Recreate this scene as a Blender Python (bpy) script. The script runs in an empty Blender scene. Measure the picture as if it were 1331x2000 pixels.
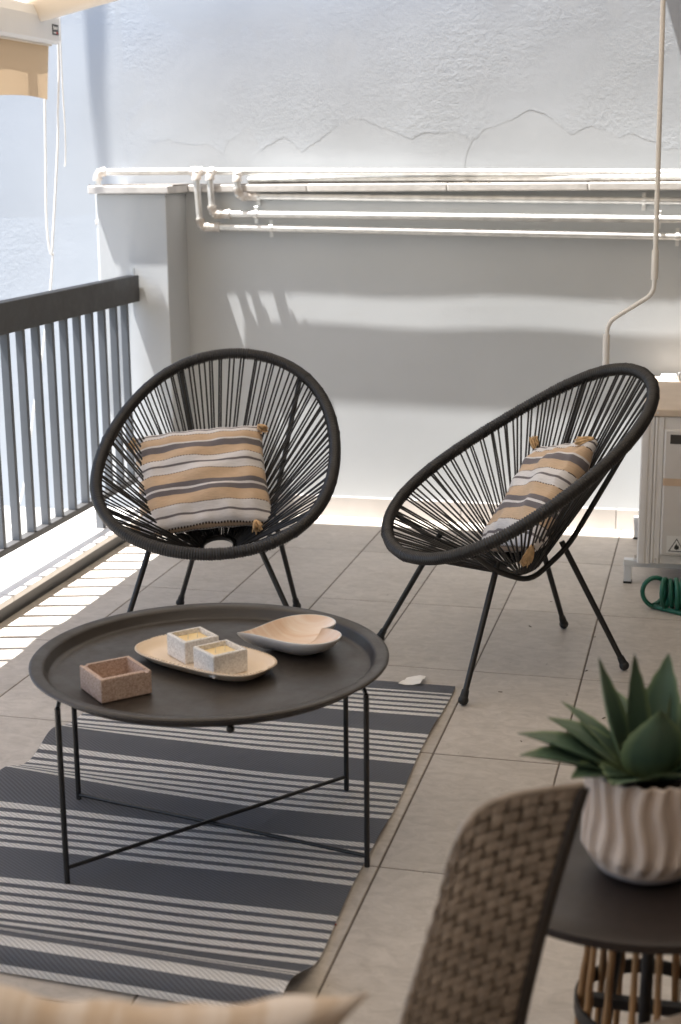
import bpy, bmesh, math, random
from mathutils import Vector, Matrix
random.seed(7)
R_ = math.radians
sc = bpy.context.scene
COL = sc.collection

# ------------------------------------------------------------------ camera
cam_d = bpy.data.cameras.new('camera'); cam = bpy.data.objects.new('camera', cam_d); COL.objects.link(cam)
CR, CU, CF = Vector((0.970177, 0.242215, -0.009394)), Vector((-0.047143, 0.226558, 0.972856)), Vector((-0.237769, 0.9434, -0.23122))
CP = Vector((0.29839, -2.06374, 1.38415))
M = Matrix(((CR.x, CU.x, -CF.x, CP.x), (CR.y, CU.y, -CF.y, CP.y), (CR.z, CU.z, -CF.z, CP.z), (0, 0, 0, 1)))
cam.matrix_world = M
cam_d.sensor_fit = 'HORIZONTAL'; cam_d.sensor_width = 24.0; cam_d.lens = 2884.8 * 24 / 1331
cam_d.clip_start = 0.05; cam_d.clip_end = 200
cam_d.dof.use_dof = True; cam_d.dof.focus_distance = 3.7; cam_d.dof.aperture_fstop = 4.3
sc.camera = cam

# ------------------------------------------------------------------ light
SUN = Vector((1.0, 0.28, -3.12)).normalized()          # direction the light travels
w = bpy.data.worlds.new('World'); sc.world = w; w.use_nodes = True
nt = w.node_tree; bg = nt.nodes['Background']
sky = nt.nodes.new('ShaderNodeTexSky'); sky.sky_type = 'NISHITA'; sky.sun_disc = False
sky.sun_elevation = math.asin(-SUN.z); sky.sun_rotation = math.atan2(-SUN.x, -SUN.y)
sky.air_density = 1.0; sky.dust_density = 1.5
nt.links.new(sky.outputs[0], bg.inputs[0]); bg.inputs[1].default_value = 0.085
sl = bpy.data.lights.new('sun', 'SUN'); so = bpy.data.objects.new('sun', sl); COL.objects.link(so)
sl.energy = 5.0; sl.angle = R_(0.5); sl.color = (1.0, 0.975, 0.94)
so.rotation_euler = SUN.to_track_quat('-Z', 'Y').to_euler()
sc.view_settings.view_transform = 'Standard'; sc.view_settings.look = 'None'
sc.view_settings.exposure = 2.2; sc.view_settings.gamma = 1.0; sc.view_settings.use_curve_mapping = False
sc.render.engine = 'CYCLES'
sc.cycles.use_denoising = True
sc.cycles.max_bounces = 10; sc.cycles.diffuse_bounces = 6; sc.cycles.glossy_bounces = 4
sc.cycles.transmission_bounces = 6
sc.cycles.sample_clamp_indirect = 8.0

# ------------------------------------------------------------------ materials
MATS = {}
def nodes_of(m):
    nt = m.node_tree
    return nt, nt.nodes['Principled BSDF'], nt.nodes.new, nt.links.new
def mat(name, col, rough=0.6, var=0.12, scale=12.0, bump=0.0, bscale=80.0, metal=0.0, spec=0.5, coat=0.0,
        detail=6.0, col2=None, rand=0.0, bdist=0.002, coords='Object'):
    if name in MATS: return MATS[name]
    m = bpy.data.materials.new(name); m.use_nodes = True
    nt, b, N, L = nodes_of(m)
    tc = N('ShaderNodeTexCoord')
    vec = tc.outputs[coords]
    if rand > 0:
        oi = N('ShaderNodeObjectInfo'); ad = N('ShaderNodeVectorMath'); ad.operation = 'ADD'
        mu = N('ShaderNodeMath'); mu.operation = 'MULTIPLY'; mu.inputs[1].default_value = 37.0
        L(oi.outputs['Random'], mu.inputs[0]); L(tc.outputs[coords], ad.inputs[0]); L(mu.outputs[0], ad.inputs[1]); vec = ad.outputs[0]
    nz = N('ShaderNodeTexNoise'); nz.inputs['Scale'].default_value = scale; nz.inputs['Detail'].default_value = detail
    L(vec, nz.inputs['Vector'])
    rp = N('ShaderNodeValToRGB'); rp.color_ramp.elements[0].position = 0.3; rp.color_ramp.elements[1].position = 0.7
    c2 = col2 or tuple(min(1, c * (1 + var)) for c in col); c1 = tuple(c * (1 - var) for c in col) if not col2 else col
    rp.color_ramp.elements[0].color = (*c1, 1); rp.color_ramp.elements[1].color = (*c2, 1)
    L(nz.outputs['Fac'], rp.inputs[0]); out = rp.outputs[0]
    if rand > 0:
        hs = N('ShaderNodeHueSaturation'); mr = N('ShaderNodeMapRange')
        mr.inputs['To Min'].default_value = 1 - rand; mr.inputs['To Max'].default_value = 1 + rand
        L(oi.outputs['Random'], mr.inputs[0]); L(mr.outputs[0], hs.inputs['Value']); L(out, hs.inputs['Color']); out = hs.outputs[0]
    L(out, b.inputs['Base Color'])
    b.inputs['Roughness'].default_value = rough; b.inputs['Metallic'].default_value = metal
    b.inputs['Specular IOR Level'].default_value = spec; b.inputs['Coat Weight'].default_value = coat
    if bump > 0:
        n2 = N('ShaderNodeTexNoise'); n2.inputs['Scale'].default_value = bscale; n2.inputs['Detail'].default_value = 5
        L(vec, n2.inputs['Vector'])
        bp = N('ShaderNodeBump'); bp.inputs['Strength'].default_value = bump; bp.inputs['Distance'].default_value = bdist
        L(n2.outputs['Fac'], bp.inputs['Height']); L(bp.outputs[0], b.inputs['Normal'])
    MATS[name] = m
    return m

def plaster(name, col, fine=0.35, coarse=0.25):
    m = mat(name, col, 0.92, 0.05, 1.7, spec=0.15)
    nt, b, N, L = nodes_of(m)
    tc = N('ShaderNodeTexCoord')
    mp = N('ShaderNodeMapping'); mp.inputs['Scale'].default_value = (1, 1, 1.15); L(tc.outputs['Object'], mp.inputs[0])
    n1 = N('ShaderNodeTexNoise'); n1.inputs['Scale'].default_value = 42; n1.inputs['Detail'].default_value = 6; n1.inputs['Roughness'].default_value = 0.72; n1.inputs['Distortion'].default_value = 0.5
    n2 = N('ShaderNodeTexNoise'); n2.inputs['Scale'].default_value = 5.5; n2.inputs['Detail'].default_value = 5; n2.inputs['Distortion'].default_value = 0.6
    n3 = N('ShaderNodeTexNoise'); n3.inputs['Scale'].default_value = 2.1; n3.inputs['Detail'].default_value = 2
    for n in (n1, n2, n3): L(mp.outputs[0], n.inputs['Vector'])
    mr = N('ShaderNodeMapRange'); mr.inputs['From Min'].default_value = 0.42; mr.inputs['From Max'].default_value = 0.66
    mr.inputs['To Min'].default_value = 0.1; mr.inputs['To Max'].default_value = 1.0
    L(n3.outputs['Fac'], mr.inputs[0])
    mx = N('ShaderNodeMath'); mx.operation = 'MULTIPLY'; L(n1.outputs['Fac'], mx.inputs[0]); L(mr.outputs[0], mx.inputs[1])
    b1 = N('ShaderNodeBump'); b1.inputs['Strength'].default_value = fine; b1.inputs['Distance'].default_value = 0.004
    b2 = N('ShaderNodeBump'); b2.inputs['Strength'].default_value = coarse; b2.inputs['Distance'].default_value = 0.006
    L(n2.outputs['Fac'], b2.inputs['Height']); L(mx.outputs[0], b1.inputs['Height'])
    L(b2.outputs[0], b1.inputs['Normal']); L(b1.outputs[0], b.inputs['Normal'])
    return m

plaster('plaster_wall', (0.405, 0.430, 0.458), 0.50, 0.06)
plaster('plaster_repair', (0.405, 0.427, 0.450), 0.18, 0.05)
mat('crack_dark', (0.24, 0.24, 0.24), 0.95)
plaster('parapet_paint', (0.465, 0.482, 0.492), 0.20, 0.04)
mat('building_paint', (0.20, 0.175, 0.155), 0.9, 0.05, 2, 0.2, 60)
mat('grout', (0.15, 0.13, 0.11), 0.95, 0.2, 30, 0.3, 200)
mat('kerb_bounce_beige', (0.78, 0.66, 0.52), 0.5, 0.06, 9, rand=0.04)  # tile beige, lightened to stand for light bounced off the floor
mat('skirting', (0.44, 0.412, 0.388), 0.5, 0.06, 9, rand=0.04)
mat('marble', (0.74, 0.70, 0.66), 0.35, 0.06, 5, spec=0.4)
mat('bounce_cut_grey', (0.17, 0.155, 0.14), 0.95, 0.3, 30, 0.6, 120)  # dark grey for the layers added to dim the coping's bounce
mat('coping_stone', (0.54, 0.52, 0.50), 0.6, 0.14, 14, 0.35, 90, rand=0.05)
mat('terrace_paint', (0.21, 0.206, 0.20), 0.8, 0.08, 3, 0.2, 40)
mat('asphalt', (0.06, 0.06, 0.06), 0.9, 0.2, 3)
mat('rail_paint', (0.046, 0.045, 0.045), 0.45, 0.08, 14, 0.08, 200)
mat('baluster_paint', (0.088, 0.097, 0.110), 0.42, 0.08, 14, 0.08, 200)
mat('galvanised', (0.64, 0.64, 0.63), 0.38, 0.16, 22, 0.15, 120, metal=0.45)
mat('fitting', (0.46, 0.40, 0.34), 0.5, 0.35, 40, 0.3, 120, metal=0.2, col2=(0.72, 0.70, 0.68))
mat('chair_cord', (0.009, 0.0082, 0.0076), 0.5, 0.15, 40, spec=0.5)
mat('chair_wrap', (0.0115, 0.0098, 0.0088), 0.47, 0.2, 18, spec=0.55)
mat('chair_frame', (0.009, 0.0085, 0.008), 0.42, 0.1, 30)
mat('rubber', (0.012, 0.012, 0.012), 0.6, 0.1, 30)
mat('tray_metal', (0.031, 0.025, 0.0205), 0.40, 0.10, 5, 0.06, 260)
mat('black_steel', (0.012, 0.012, 0.013), 0.38, 0.1, 20)
mat('fringe', (0.60, 0.40, 0.21), 0.85, 0.25, 60, 0.5, 300)
mat('cork_stone', (0.34, 0.23, 0.175), 0.85, 0.2, 330, 0.4, 260, col2=(0.60, 0.46, 0.38), detail=3)
mat('pale_stone', (0.56, 0.53, 0.50), 0.85, 0.2, 260, 0.7, 180, col2=(0.84, 0.82, 0.79), detail=4)
mat('wax', (0.80, 0.60, 0.28), 0.35, 0.06, 20, col2=(0.87, 0.68, 0.37))
mat('wick', (0.75, 0.68, 0.55), 0.8)
mat('oval_wood', (0.72, 0.58, 0.43), 0.55, 0.1, 10, 0.1, 80, col2=(0.80, 0.67, 0.53))
mat('white_glaze', (0.72, 0.72, 0.72), 0.35, 0.02, 6)
mat('ac_shell', (0.72, 0.70, 0.675), 0.42, 0.04, 3)
mat('ac_cover', (0.64, 0.615, 0.59), 0.4, 0.03, 4)
mat('ac_top', (0.56, 0.45, 0.35), 0.55, 0.1, 6, col2=(0.66, 0.55, 0.44))
mat('ac_foot', (0.66, 0.68, 0.70), 0.4, 0.04, 10)
mat('recess_shade', (0.05, 0.045, 0.04), 0.7)  # painted shade for the grip hollow
mat('band_orange', (0.62, 0.46, 0.33), 0.5, 0.06, 10)
mat('sticker_white', (0.75, 0.74, 0.72), 0.5, 0.02)
mat('sticker_black', (0.02, 0.02, 0.02), 0.5, 0.02)
mat('sticker_red', (0.45, 0.05, 0.04), 0.5, 0.02)
mat('hose_green', (0.012, 0.115, 0.075), 0.38, 0.25, 25, 0.1, 80)
mat('cream_metal', (0.74, 0.67, 0.58), 0.4, 0.03, 6)
mat('white_metal', (0.72, 0.72, 0.72), 0.4, 0.03, 6)
mat('rope_white', (0.80, 0.78, 0.74), 0.7, 0.05, 40)
mat('crank_paint', (0.76, 0.73, 0.69), 0.4, 0.03, 8)
mat('brown_metal', (0.026, 0.019, 0.017), 0.42, 0.06, 5, 0.05, 200)
mat('bamboo', (0.36, 0.20, 0.085), 0.5, 0.35, 9, 0.2, 60, rand=0.2)
mat('iron', (0.018, 0.014, 0.012), 0.5, 0.2, 30)
mat('pot_rib', (0.58, 0.49, 0.43), 0.75, 0.08, 10, 0.25, 160)
mat('pot_foot', (0.36, 0.33, 0.34), 0.7, 0.08, 10, 0.2, 120)
mat('soil', (0.03, 0.022, 0.016), 0.95, 0.4, 50, 0.8, 120)
mat('weave', (0.22, 0.18, 0.145), 0.40, 0.3, 34, 0.25, 90, col2=(0.37, 0.31, 0.26), rand=0.12)
mat('weave_edge', (0.03, 0.023, 0.019), 0.5, 0.2, 30)  # near-black brown; on the right frame edge it paints in shade
mat('debris', (0.10, 0.08, 0.06), 0.9)
mat('red_bit', (0.35, 0.02, 0.03), 0.6)
mat('label_cloth', (0.85, 0.83, 0.78), 0.9, 0.06, 30)

def rough_var(name, lo, hi, scale):
    m = MATS[name]; nt, b, N, L = nodes_of(m); tc = N('ShaderNodeTexCoord'); n = N('ShaderNodeTexNoise'); n.inputs['Scale'].default_value = scale; n.inputs['Detail'].default_value = 6; n.inputs['Roughness'].default_value = 0.7
    r = N('ShaderNodeMapRange'); r.inputs['From Min'].default_value = 0.3; r.inputs['From Max'].default_value = 0.7; r.inputs['To Min'].default_value = lo; r.inputs['To Max'].default_value = hi
    L(tc.outputs['Object'], n.inputs['Vector']); L(n.outputs['Fac'], r.inputs[0]); L(r.outputs[0], b.inputs['Roughness'])
rough_var('tray_metal', 0.30, 0.55, 9); rough_var('brown_metal', 0.34, 0.52, 8); rough_var('rail_paint', 0.36, 0.6, 14); rough_var('chair_wrap', 0.36, 0.6, 25)
def tile_material():
    m = mat('floor_tile', (0.455, 0.415, 0.37), 0.42, 0.10, 2.6, spec=0.45, rand=0.085, col2=(0.53, 0.485, 0.435), detail=8)
    nt, b, N, L = nodes_of(m)
    base = b.inputs['Base Color'].links[0].from_socket
    tc = N('ShaderNodeTexCoord'); oi = N('ShaderNodeObjectInfo')
    ad = N('ShaderNodeVectorMath'); ad.operation = 'ADD'; sc_ = N('ShaderNodeMath'); sc_.operation = 'MULTIPLY'; sc_.inputs[1].default_value = 19
    L(oi.outputs['Random'], sc_.inputs[0]); L(tc.outputs['Object'], ad.inputs[0]); L(sc_.outputs[0], ad.inputs[1])
    mp = N('ShaderNodeMapping'); mp.inputs['Scale'].default_value = (13, 19, 9); L(ad.outputs[0], mp.inputs[0])
    n1 = N('ShaderNodeTexNoise'); n1.inputs['Scale'].default_value = 1.6; n1.inputs['Detail'].default_value = 9; n1.inputs['Roughness'].default_value = 0.7; n1.inputs['Distortion'].default_value = 0.8
    L(mp.outputs[0], n1.inputs['Vector'])
    r = N('ShaderNodeValToRGB'); e = r.color_ramp.elements; e[0].position = 0.32; e[0].color = (0.79, 0.78, 0.765, 1); e[1].position = 0.62; e[1].color = (1.04, 1.04, 1.04, 1)
    L(n1.outputs['Fac'], r.inputs[0])
    # small dark scuffs
    v = N('ShaderNodeTexNoise'); v.inputs['Scale'].default_value = 38; v.inputs['Detail'].default_value = 3
    mp2 = N('ShaderNodeMapping'); mp2.inputs['Scale'].default_value = (1, 0.35, 1); mp2.inputs['Rotation'].default_value = (0, 0, 0.7); L(ad.outputs[0], mp2.inputs[0]); L(mp2.outputs[0], v.inputs['Vector'])
    r2 = N('ShaderNodeValToRGB'); e = r2.color_ramp.elements; e[0].position = 0.225; e[0].color = (0.5, 0.48, 0.46, 1); e[1].position = 0.27; e[1].color = (1, 1, 1, 1)
    L(v.outputs['Fac'], r2.inputs[0])
    m1 = N('ShaderNodeMix'); m1.data_type = 'RGBA'; m1.blend_type = 'MULTIPLY'; m1.inputs[0].default_value = 1
    m2 = N('ShaderNodeMix'); m2.data_type = 'RGBA'; m2.blend_type = 'MULTIPLY'; m2.inputs[0].default_value = 1
    L(base, m1.inputs[6]); L(r.outputs[0], m1.inputs[7]); L(m1.outputs[2], m2.inputs[6]); L(r2.outputs[0], m2.inputs[7])
    L(m2.outputs[2], b.inputs['Base Color'])
    rr = N('ShaderNodeMapRange'); rr.inputs['To Min'].default_value = 0.36; rr.inputs['To Max'].default_value = 0.58
    L(n1.outputs['Fac'], rr.inputs[0]); L(rr.outputs[0], b.inputs['Roughness'])
    bp = N('ShaderNodeBump'); bp.inputs['Strength'].default_value = 0.12; bp.inputs['Distance'].default_value = 0.0008
    L(n1.outputs['Fac'], bp.inputs['Height']); L(bp.outputs[0], b.inputs['Normal'])
tile_material()

def stripe_ramp(N, stops):
    r = N('ShaderNodeValToRGB'); cr = r.color_ramp; cr.interpolation = 'CONSTANT'
    cr.elements[0].position = 0.0; cr.elements[0].color = (*stops[0][1], 1)
    cr.elements[1].position = stops[1][0]; cr.elements[1].color = (*stops[1][1], 1)
    for p, c in stops[2:]:
        e = cr.elements.new(p); e.color = (*c, 1)
    return r

def pillow_material():
    m = mat('striped_cotton', (0.7, 0.6, 0.5), 0.9, spec=0.15)
    nt, b, N, L = nodes_of(m)
    W, T, G = (0.72, 0.69, 0.68), (0.60, 0.435, 0.295), (0.170, 0.152, 0.158)
    stops = [(0, W), (0.035, G), (0.05, W), (0.095, T), (0.178, W), (0.192, G), (0.252, T), (0.338, W), (0.398, G), (0.415, W),
             (0.482, T), (0.592, G), (0.636, W), (0.656, G), (0.70, T), (0.805, W), (0.885, G), (0.903, W), (0.985, T)]
    uv = N('ShaderNodeUVMap'); sp = N('ShaderNodeSeparateXYZ'); L(uv.outputs[0], sp.inputs[0])
    wob = N('ShaderNodeTexNoise'); wob.inputs['Scale'].default_value = 5; L(uv.outputs[0], wob.inputs['Vector'])
    wm = N('ShaderNodeMath'); wm.operation = 'MULTIPLY_ADD'; wm.inputs[1].default_value = 0.016; L(wob.outputs['Fac'], wm.inputs[0]); L(sp.outputs[1], wm.inputs[2])
    ws = N('ShaderNodeMath'); ws.operation = 'SUBTRACT'; ws.inputs[1].default_value = 0.008; L(wm.outputs[0], ws.inputs[0])
    r = stripe_ramp(N, stops); L(ws.outputs[0], r.inputs[0])
    # dotted stitches at the tan / white borders
    D, K = (1, 1, 1), (0, 0, 0)
    dst = [(0, K), (0.006, D), (0.014, K), (0.091, D), (0.099, K), (0.334, D), (0.342, K), (0.478, D), (0.486, K), (0.801, D), (0.809, K), (0.981, D), (0.989, K)]
    rd = stripe_ramp(N, dst); L(ws.outputs[0], rd.inputs[0])
    mu = N('ShaderNodeMath'); mu.operation = 'MULTIPLY'; mu.inputs[1].default_value = 44; L(sp.outputs[0], mu.inputs[0])
    fr = N('ShaderNodeMath'); fr.operation = 'FRACT'; L(mu.outputs[0], fr.inputs[0])
    gt = N('ShaderNodeMath'); gt.operation = 'GREATER_THAN'; gt.inputs[1].default_value = 0.45; L(fr.outputs[0], gt.inputs[0])
    an = N('ShaderNodeMath'); an.operation = 'MULTIPLY'; L(rd.outputs[0], an.inputs[0]); L(gt.outputs[0], an.inputs[1])
    mx = N('ShaderNodeMix'); mx.data_type = 'RGBA'; L(an.outputs[0], mx.inputs[0]); L(r.outputs[0], mx.inputs[6]); mx.inputs[7].default_value = (0.05, 0.03, 0.025, 1)
    # thread mottling
    nz = N('ShaderNodeTexNoise'); nz.inputs['Scale'].default_value = 1.0; nz.inputs['Detail'].default_value = 4
    mp = N('ShaderNodeMapping'); mp.inputs['Scale'].default_value = (18, 220, 1); L(uv.outputs[0], mp.inputs[0]); L(mp.outputs[0], nz.inputs['Vector'])
    r3 = N('ShaderNodeValToRGB'); r3.color_ramp.elements[0].position = 0.3; r3.color_ramp.elements[0].color = (0.82, 0.82, 0.82, 1); r3.color_ramp.elements[1].position = 0.7; r3.color_ramp.elements[1].color = (1.05, 1.05, 1.05, 1)
    L(nz.outputs['Fac'], r3.inputs[0])
    m2 = N('ShaderNodeMix'); m2.data_type = 'RGBA'; m2.blend_type = 'MULTIPLY'; m2.inputs[0].default_value = 1
    L(mx.outputs[2], m2.inputs[6]); L(r3.outputs[0], m2.inputs[7]); L(m2.outputs[2], b.inputs['Base Color'])
    bp = N('ShaderNodeBump'); bp.inputs['Strength'].default_value = 0.25; bp.inputs['Distance'].default_value = 0.001; L(nz.outputs['Fac'], bp.inputs['Height']); L(bp.outputs[0], b.inputs['Normal'])
    b.inputs['Sheen Weight'].default_value = 0.15
pillow_material()

RUG_LEN = 1.66
def rug_material():
    m = mat('rug_weave', (0.1, 0.1, 0.1), 0.62, spec=0.35)
    nt, b, N, L = nodes_of(m)
    Dk, Lt = (0.215, 0.224, 0.250), (0.90, 0.885, 0.86)
    uv = N('ShaderNodeUVMap'); sp = N('ShaderNodeSeparateXYZ'); L(uv.outputs[0], sp.inputs[0])
    # v is the distance in metres from the far end; light groups repeat every 0.308 m
    wob = N('ShaderNodeTexNoise'); wob.inputs['Scale'].default_value = 150; L(uv.outputs[0], wob.inputs['Vector'])
    wm = N('ShaderNodeMath'); wm.operation = 'MULTIPLY_ADD'; wm.inputs[1].default_value = 0.004; L(wob.outputs['Fac'], wm.inputs[0]); L(sp.outputs[1], wm.inputs[2])
    su = N('ShaderNodeMath'); su.operation = 'SUBTRACT'; su.inputs[1].default_value = 0.052; L(wm.outputs[0], su.inputs[0])
    dv = N('ShaderNodeMath'); dv.operation = 'DIVIDE'; dv.inputs[1].default_value = 0.3075; L(su.outputs[0], dv.inputs[0])
    fr = N('ShaderNodeMath'); fr.operation = 'FRACT'; L(dv.outputs[0], fr.inputs[0])
    stops = []; n = 6; g = 0.595
    for i in range(n):
        a = g * i / (n - 0.45); stops += [(a, Lt), (a + 0.58 * g / (n - 0.45), Dk)]
    r = stripe_ramp(N, stops); L(fr.outputs[0], r.inputs[0])
    # first 5 cm is plain dark, last stretch has two broad light bands
    ends = [(0, (1, 1, 1)), (0.052 / RUG_LEN, (0, 0, 0)), (1.515 / RUG_LEN, (1, 1, 1))]
    re = stripe_ramp(N, ends)
    vn = N('ShaderNodeMath'); vn.operation = 'DIVIDE'; vn.inputs[1].default_value = RUG_LEN; L(sp.outputs[1], vn.inputs[0]); L(vn.outputs[0], re.inputs[0])
    q = lambda s: s / RUG_LEN
    bands = stripe_ramp(N, [(0, Dk), (q(1.525), Lt), (q(1.537), Dk), (q(1.545), Lt), (q(1.556), Dk), (q(1.577), Lt), (q(1.608), Dk), (q(1.636), Lt), (q(1.652), Dk)])
    L(vn.outputs[0], bands.inputs[0])
    mx = N('ShaderNodeMix'); mx.data_type = 'RGBA'; L(re.outputs[0], mx.inputs[0]); L(r.outputs[0], mx.inputs[6]); L(bands.outputs[0], mx.inputs[7])
    # woven relief
    mp = N('ShaderNodeMapping'); mp.inputs['Rotation'].default_value = (0, 0, R_(58)); L(uv.outputs[0], mp.inputs[0])
    wv = N('ShaderNodeTexWave'); wv.inputs['Scale'].default_value = 44; wv.inputs['Distortion'].default_value = 1.2; wv.inputs['Detail'].default_value = 1; wv.inputs['Detail Scale'].default_value = 0.4; L(mp.outputs[0], wv.inputs['Vector'])
    wv2 = N('ShaderNodeTexWave'); wv2.bands_direction = 'Y'; wv2.inputs['Scale'].default_value = 110; wv2.inputs['Distortion'].default_value = 1.5; L(uv.outputs[0], wv2.inputs['Vector'])
    ad = N('ShaderNodeMath'); ad.operation = 'ADD'; L(wv.outputs['Fac'], ad.inputs[0]); L(wv2.outputs['Fac'], ad.inputs[1])
    r3 = N('ShaderNodeMapRange'); r3.inputs['From Max'].default_value = 2.0; r3.inputs['To Min'].default_value = 0.62; r3.inputs['To Max'].default_value = 1.3; L(ad.outputs[0], r3.inputs[0])
    m2 = N('ShaderNodeMix'); m2.data_type = 'RGBA'; m2.blend_type = 'MULTIPLY'; m2.inputs[0].default_value = 1
    L(mx.outputs[2], m2.inputs[6]); L(r3.outputs[0], m2.inputs[7]); L(m2.outputs[2], b.inputs['Base Color'])
    bp = N('ShaderNodeBump'); bp.inputs['Strength'].default_value = 0.22; bp.inputs['Distance'].default_value = 0.0015; L(ad.outputs[0], bp.inputs['Height']); L(bp.outputs[0], b.inputs['Normal'])
rug_material()

def fabric_material(name, col, trans):
    m = bpy.data.materials.new(name); m.use_nodes = True; MATS[name] = m
    nt, b, N, L = nodes_of(m)
    out = nt.nodes['Material Output']; nt.nodes.remove(b)
    tc = N('ShaderNodeTexCoord'); nz = N('ShaderNodeTexNoise'); nz.inputs['Scale'].default_value = 3; L(tc.outputs['Object'], nz.inputs['Vector'])
    r = N('ShaderNodeValToRGB'); r.color_ramp.elements[0].color = (*[c * 0.95 for c in col], 1); r.color_ramp.elements[1].color = (*[min(1, c * 1.05) for c in col], 1); L(nz.outputs['Fac'], r.inputs[0])
    d = N('ShaderNodeBsdfDiffuse'); t = N('ShaderNodeBsdfTranslucent'); mx = N('ShaderNodeMixShader'); mx.inputs[0].default_value = trans
    L(r.outputs[0], d.inputs[0]); L(r.outputs[0], t.inputs[0]); L(d.outputs[0], mx.inputs[1]); L(t.outputs[0], mx.inputs[2]); L(mx.outputs[0], out.inputs[0])
fabric_material('awning_cloth', (0.74, 0.65, 0.535), 0.145)
fabric_material('valance_cloth', (0.60, 0.45, 0.30), 0.15)

def heart_wood():
    m = mat('blush_wood', (0.7, 0.5, 0.35), 0.42)
    nt, b, N, L = nodes_of(m)
    tc = N('ShaderNodeTexCoord'); mp = N('ShaderNodeMapping'); mp.inputs['Scale'].default_value = (3, 26, 3); mp.inputs['Rotation'].default_value = (0, 0, 0.35); L(tc.outputs['Object'], mp.inputs[0])
    n = N('ShaderNodeTexNoise'); n.inputs['Scale'].default_value = 1.5; n.inputs['Detail'].default_value = 6; n.inputs['Distortion'].default_value = 1.0; L(mp.outputs[0], n.inputs['Vector'])
    r = N('ShaderNodeValToRGB'); e = r.color_ramp.elements; e[0].position = 0.3; e[0].color = (0.66, 0.46, 0.32, 1); e[1].position = 0.66; e[1].color = (0.82, 0.71, 0.61, 1)
    L(n.outputs['Fac'], r.inputs[0]); L(r.outputs[0], b.inputs['Base Color'])
heart_wood()

def leaf_material():
    m = mat('agave_leaf', (0.035, 0.085, 0.05), 0.36, 0.2, 8, spec=0.4)
    nt, b, N, L = nodes_of(m)
    uv = N('ShaderNodeUVMap'); sp = N('ShaderNodeSeparateXYZ'); L(uv.outputs[0], sp.inputs[0])
    r = N('ShaderNodeValToRGB'); e = r.color_ramp.elements; e[0].position = 0.0; e[0].color = (0.085, 0.105, 0.04, 1); e[1].position = 1.0; e[1].color = (0.05, 0.075, 0.035, 1)
    k = e.new(0.35); k.color = (0.050, 0.088, 0.062, 1); k = e.new(0.8); k.color = (0.078, 0.128, 0.085, 1)
    L(sp.outputs[1], r.inputs[0])
    ed = N('ShaderNodeMath'); ed.operation = 'ABSOLUTE'; L(sp.outputs[0], ed.inputs[0])
    r2 = N('ShaderNodeMapRange'); r2.inputs['From Min'].default_value = 0.7; r2.inputs['From Max'].default_value = 1.0; L(ed.outputs[0], r2.inputs[0])
    mx = N('ShaderNodeMix'); mx.data_type = 'RGBA'; L(r2.outputs[0], mx.inputs[0]); L(r.outputs[0], mx.inputs[6]); mx.inputs[7].default_value = (0.17, 0.23, 0.12, 1)
    L(mx.outputs[2], b.inputs['Base Color'])
leaf_material()

def cushion_material():
    m = mat('tan_print', (0.6, 0.45, 0.3), 0.9, spec=0.1)
    nt, b, N, L = nodes_of(m)
    uv = N('ShaderNodeUVMap'); mp = N('ShaderNodeMapping'); mp.inputs['Rotation'].default_value = (0, 0, 0.5); mp.inputs['Scale'].default_value = (9, 3.2, 1); L(uv.outputs[0], mp.inputs[0])
    n = N('ShaderNodeTexNoise'); n.inputs['Scale'].default_value = 1.4; n.inputs['Detail'].default_value = 3; n.inputs['Distortion'].default_value = 1.4; L(mp.outputs[0], n.inputs['Vector'])
    r = N('ShaderNodeValToRGB'); e = r.color_ramp.elements; e[0].position = 0.40; e[0].color = (0.58, 0.46, 0.35, 1); e[1].position = 0.60; e[1].color = (0.70, 0.62, 0.55, 1)
    L(n.outputs['Fac'], r.inputs[0]); L(r.outputs[0], b.inputs['Base Color'])
cushion_material()

# ------------------------------------------------------------------ mesh helpers
def V(*a): return Vector(a)
def link(o): COL.objects.link(o); return o
def meshobj(name, bm, material, parent=None, smooth=False, auto=None):
    me = bpy.data.meshes.new(name); bm.normal_update(); bm.to_mesh(me); bm.free()
    me.materials.append(MATS[material])
    if smooth:
        for p in me.polygons: p.use_smooth = True
        if auto is not None:
            try: me.set_sharp_from_angle(angle=R_(auto))
            except Exception: pass
    o = link(bpy.data.objects.new(name, me))
    if parent: o.parent = parent
    return o
def empty(name, loc=(0, 0, 0), rz=0.0):
    o = link(bpy.data.objects.new(name, None)); o.location = loc; o.rotation_euler = (0, 0, rz); o.empty_display_size = 0.05
    return o
def tag(o, label, cat, group=None):
    o['label'] = label; o['category'] = cat
    if group: o['group'] = group
    return o
def struct(o, label=None):
    o['kind'] = 'structure'
    if label: o['label'] = label
    return o
def add_box(bm, x0, x1, y0, y1, z0, z1, bev=0.0, seg=2, mtx=None):
    vs = [bm.verts.new((x, y, z)) for z in (z0, z1) for x, y in ((x0, y0), (x1, y0), (x1, y1), (x0, y1))]
    fs = [(0, 3, 2, 1), (4, 5, 6, 7), (0, 1, 5, 4), (1, 2, 6, 5), (2, 3, 7, 6), (3, 0, 4, 7)]
    faces = [bm.faces.new([vs[i] for i in f]) for f in fs]
    if bev > 0:
        es = list({e for f in faces for e in f.edges})
        r = bmesh.ops.bevel(bm, geom=es, offset=bev, segments=seg, affect='EDGES', profile=0.5)
        vs = list({v for f in r['faces'] for v in f.verts} | {v for v in vs if v.is_valid})
    if mtx is not None: bmesh.ops.transform(bm, matrix=mtx, verts=[v for v in vs if v.is_valid])
    return vs
def box(name, x0, x1, y0, y1, z0, z1, material, parent=None, bev=0.0, seg=2):
    bm = bmesh.new(); add_box(bm, x0, x1, y0, y1, z0, z1, bev, seg)
    return meshobj(name, bm, material, parent, smooth=False)
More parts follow.
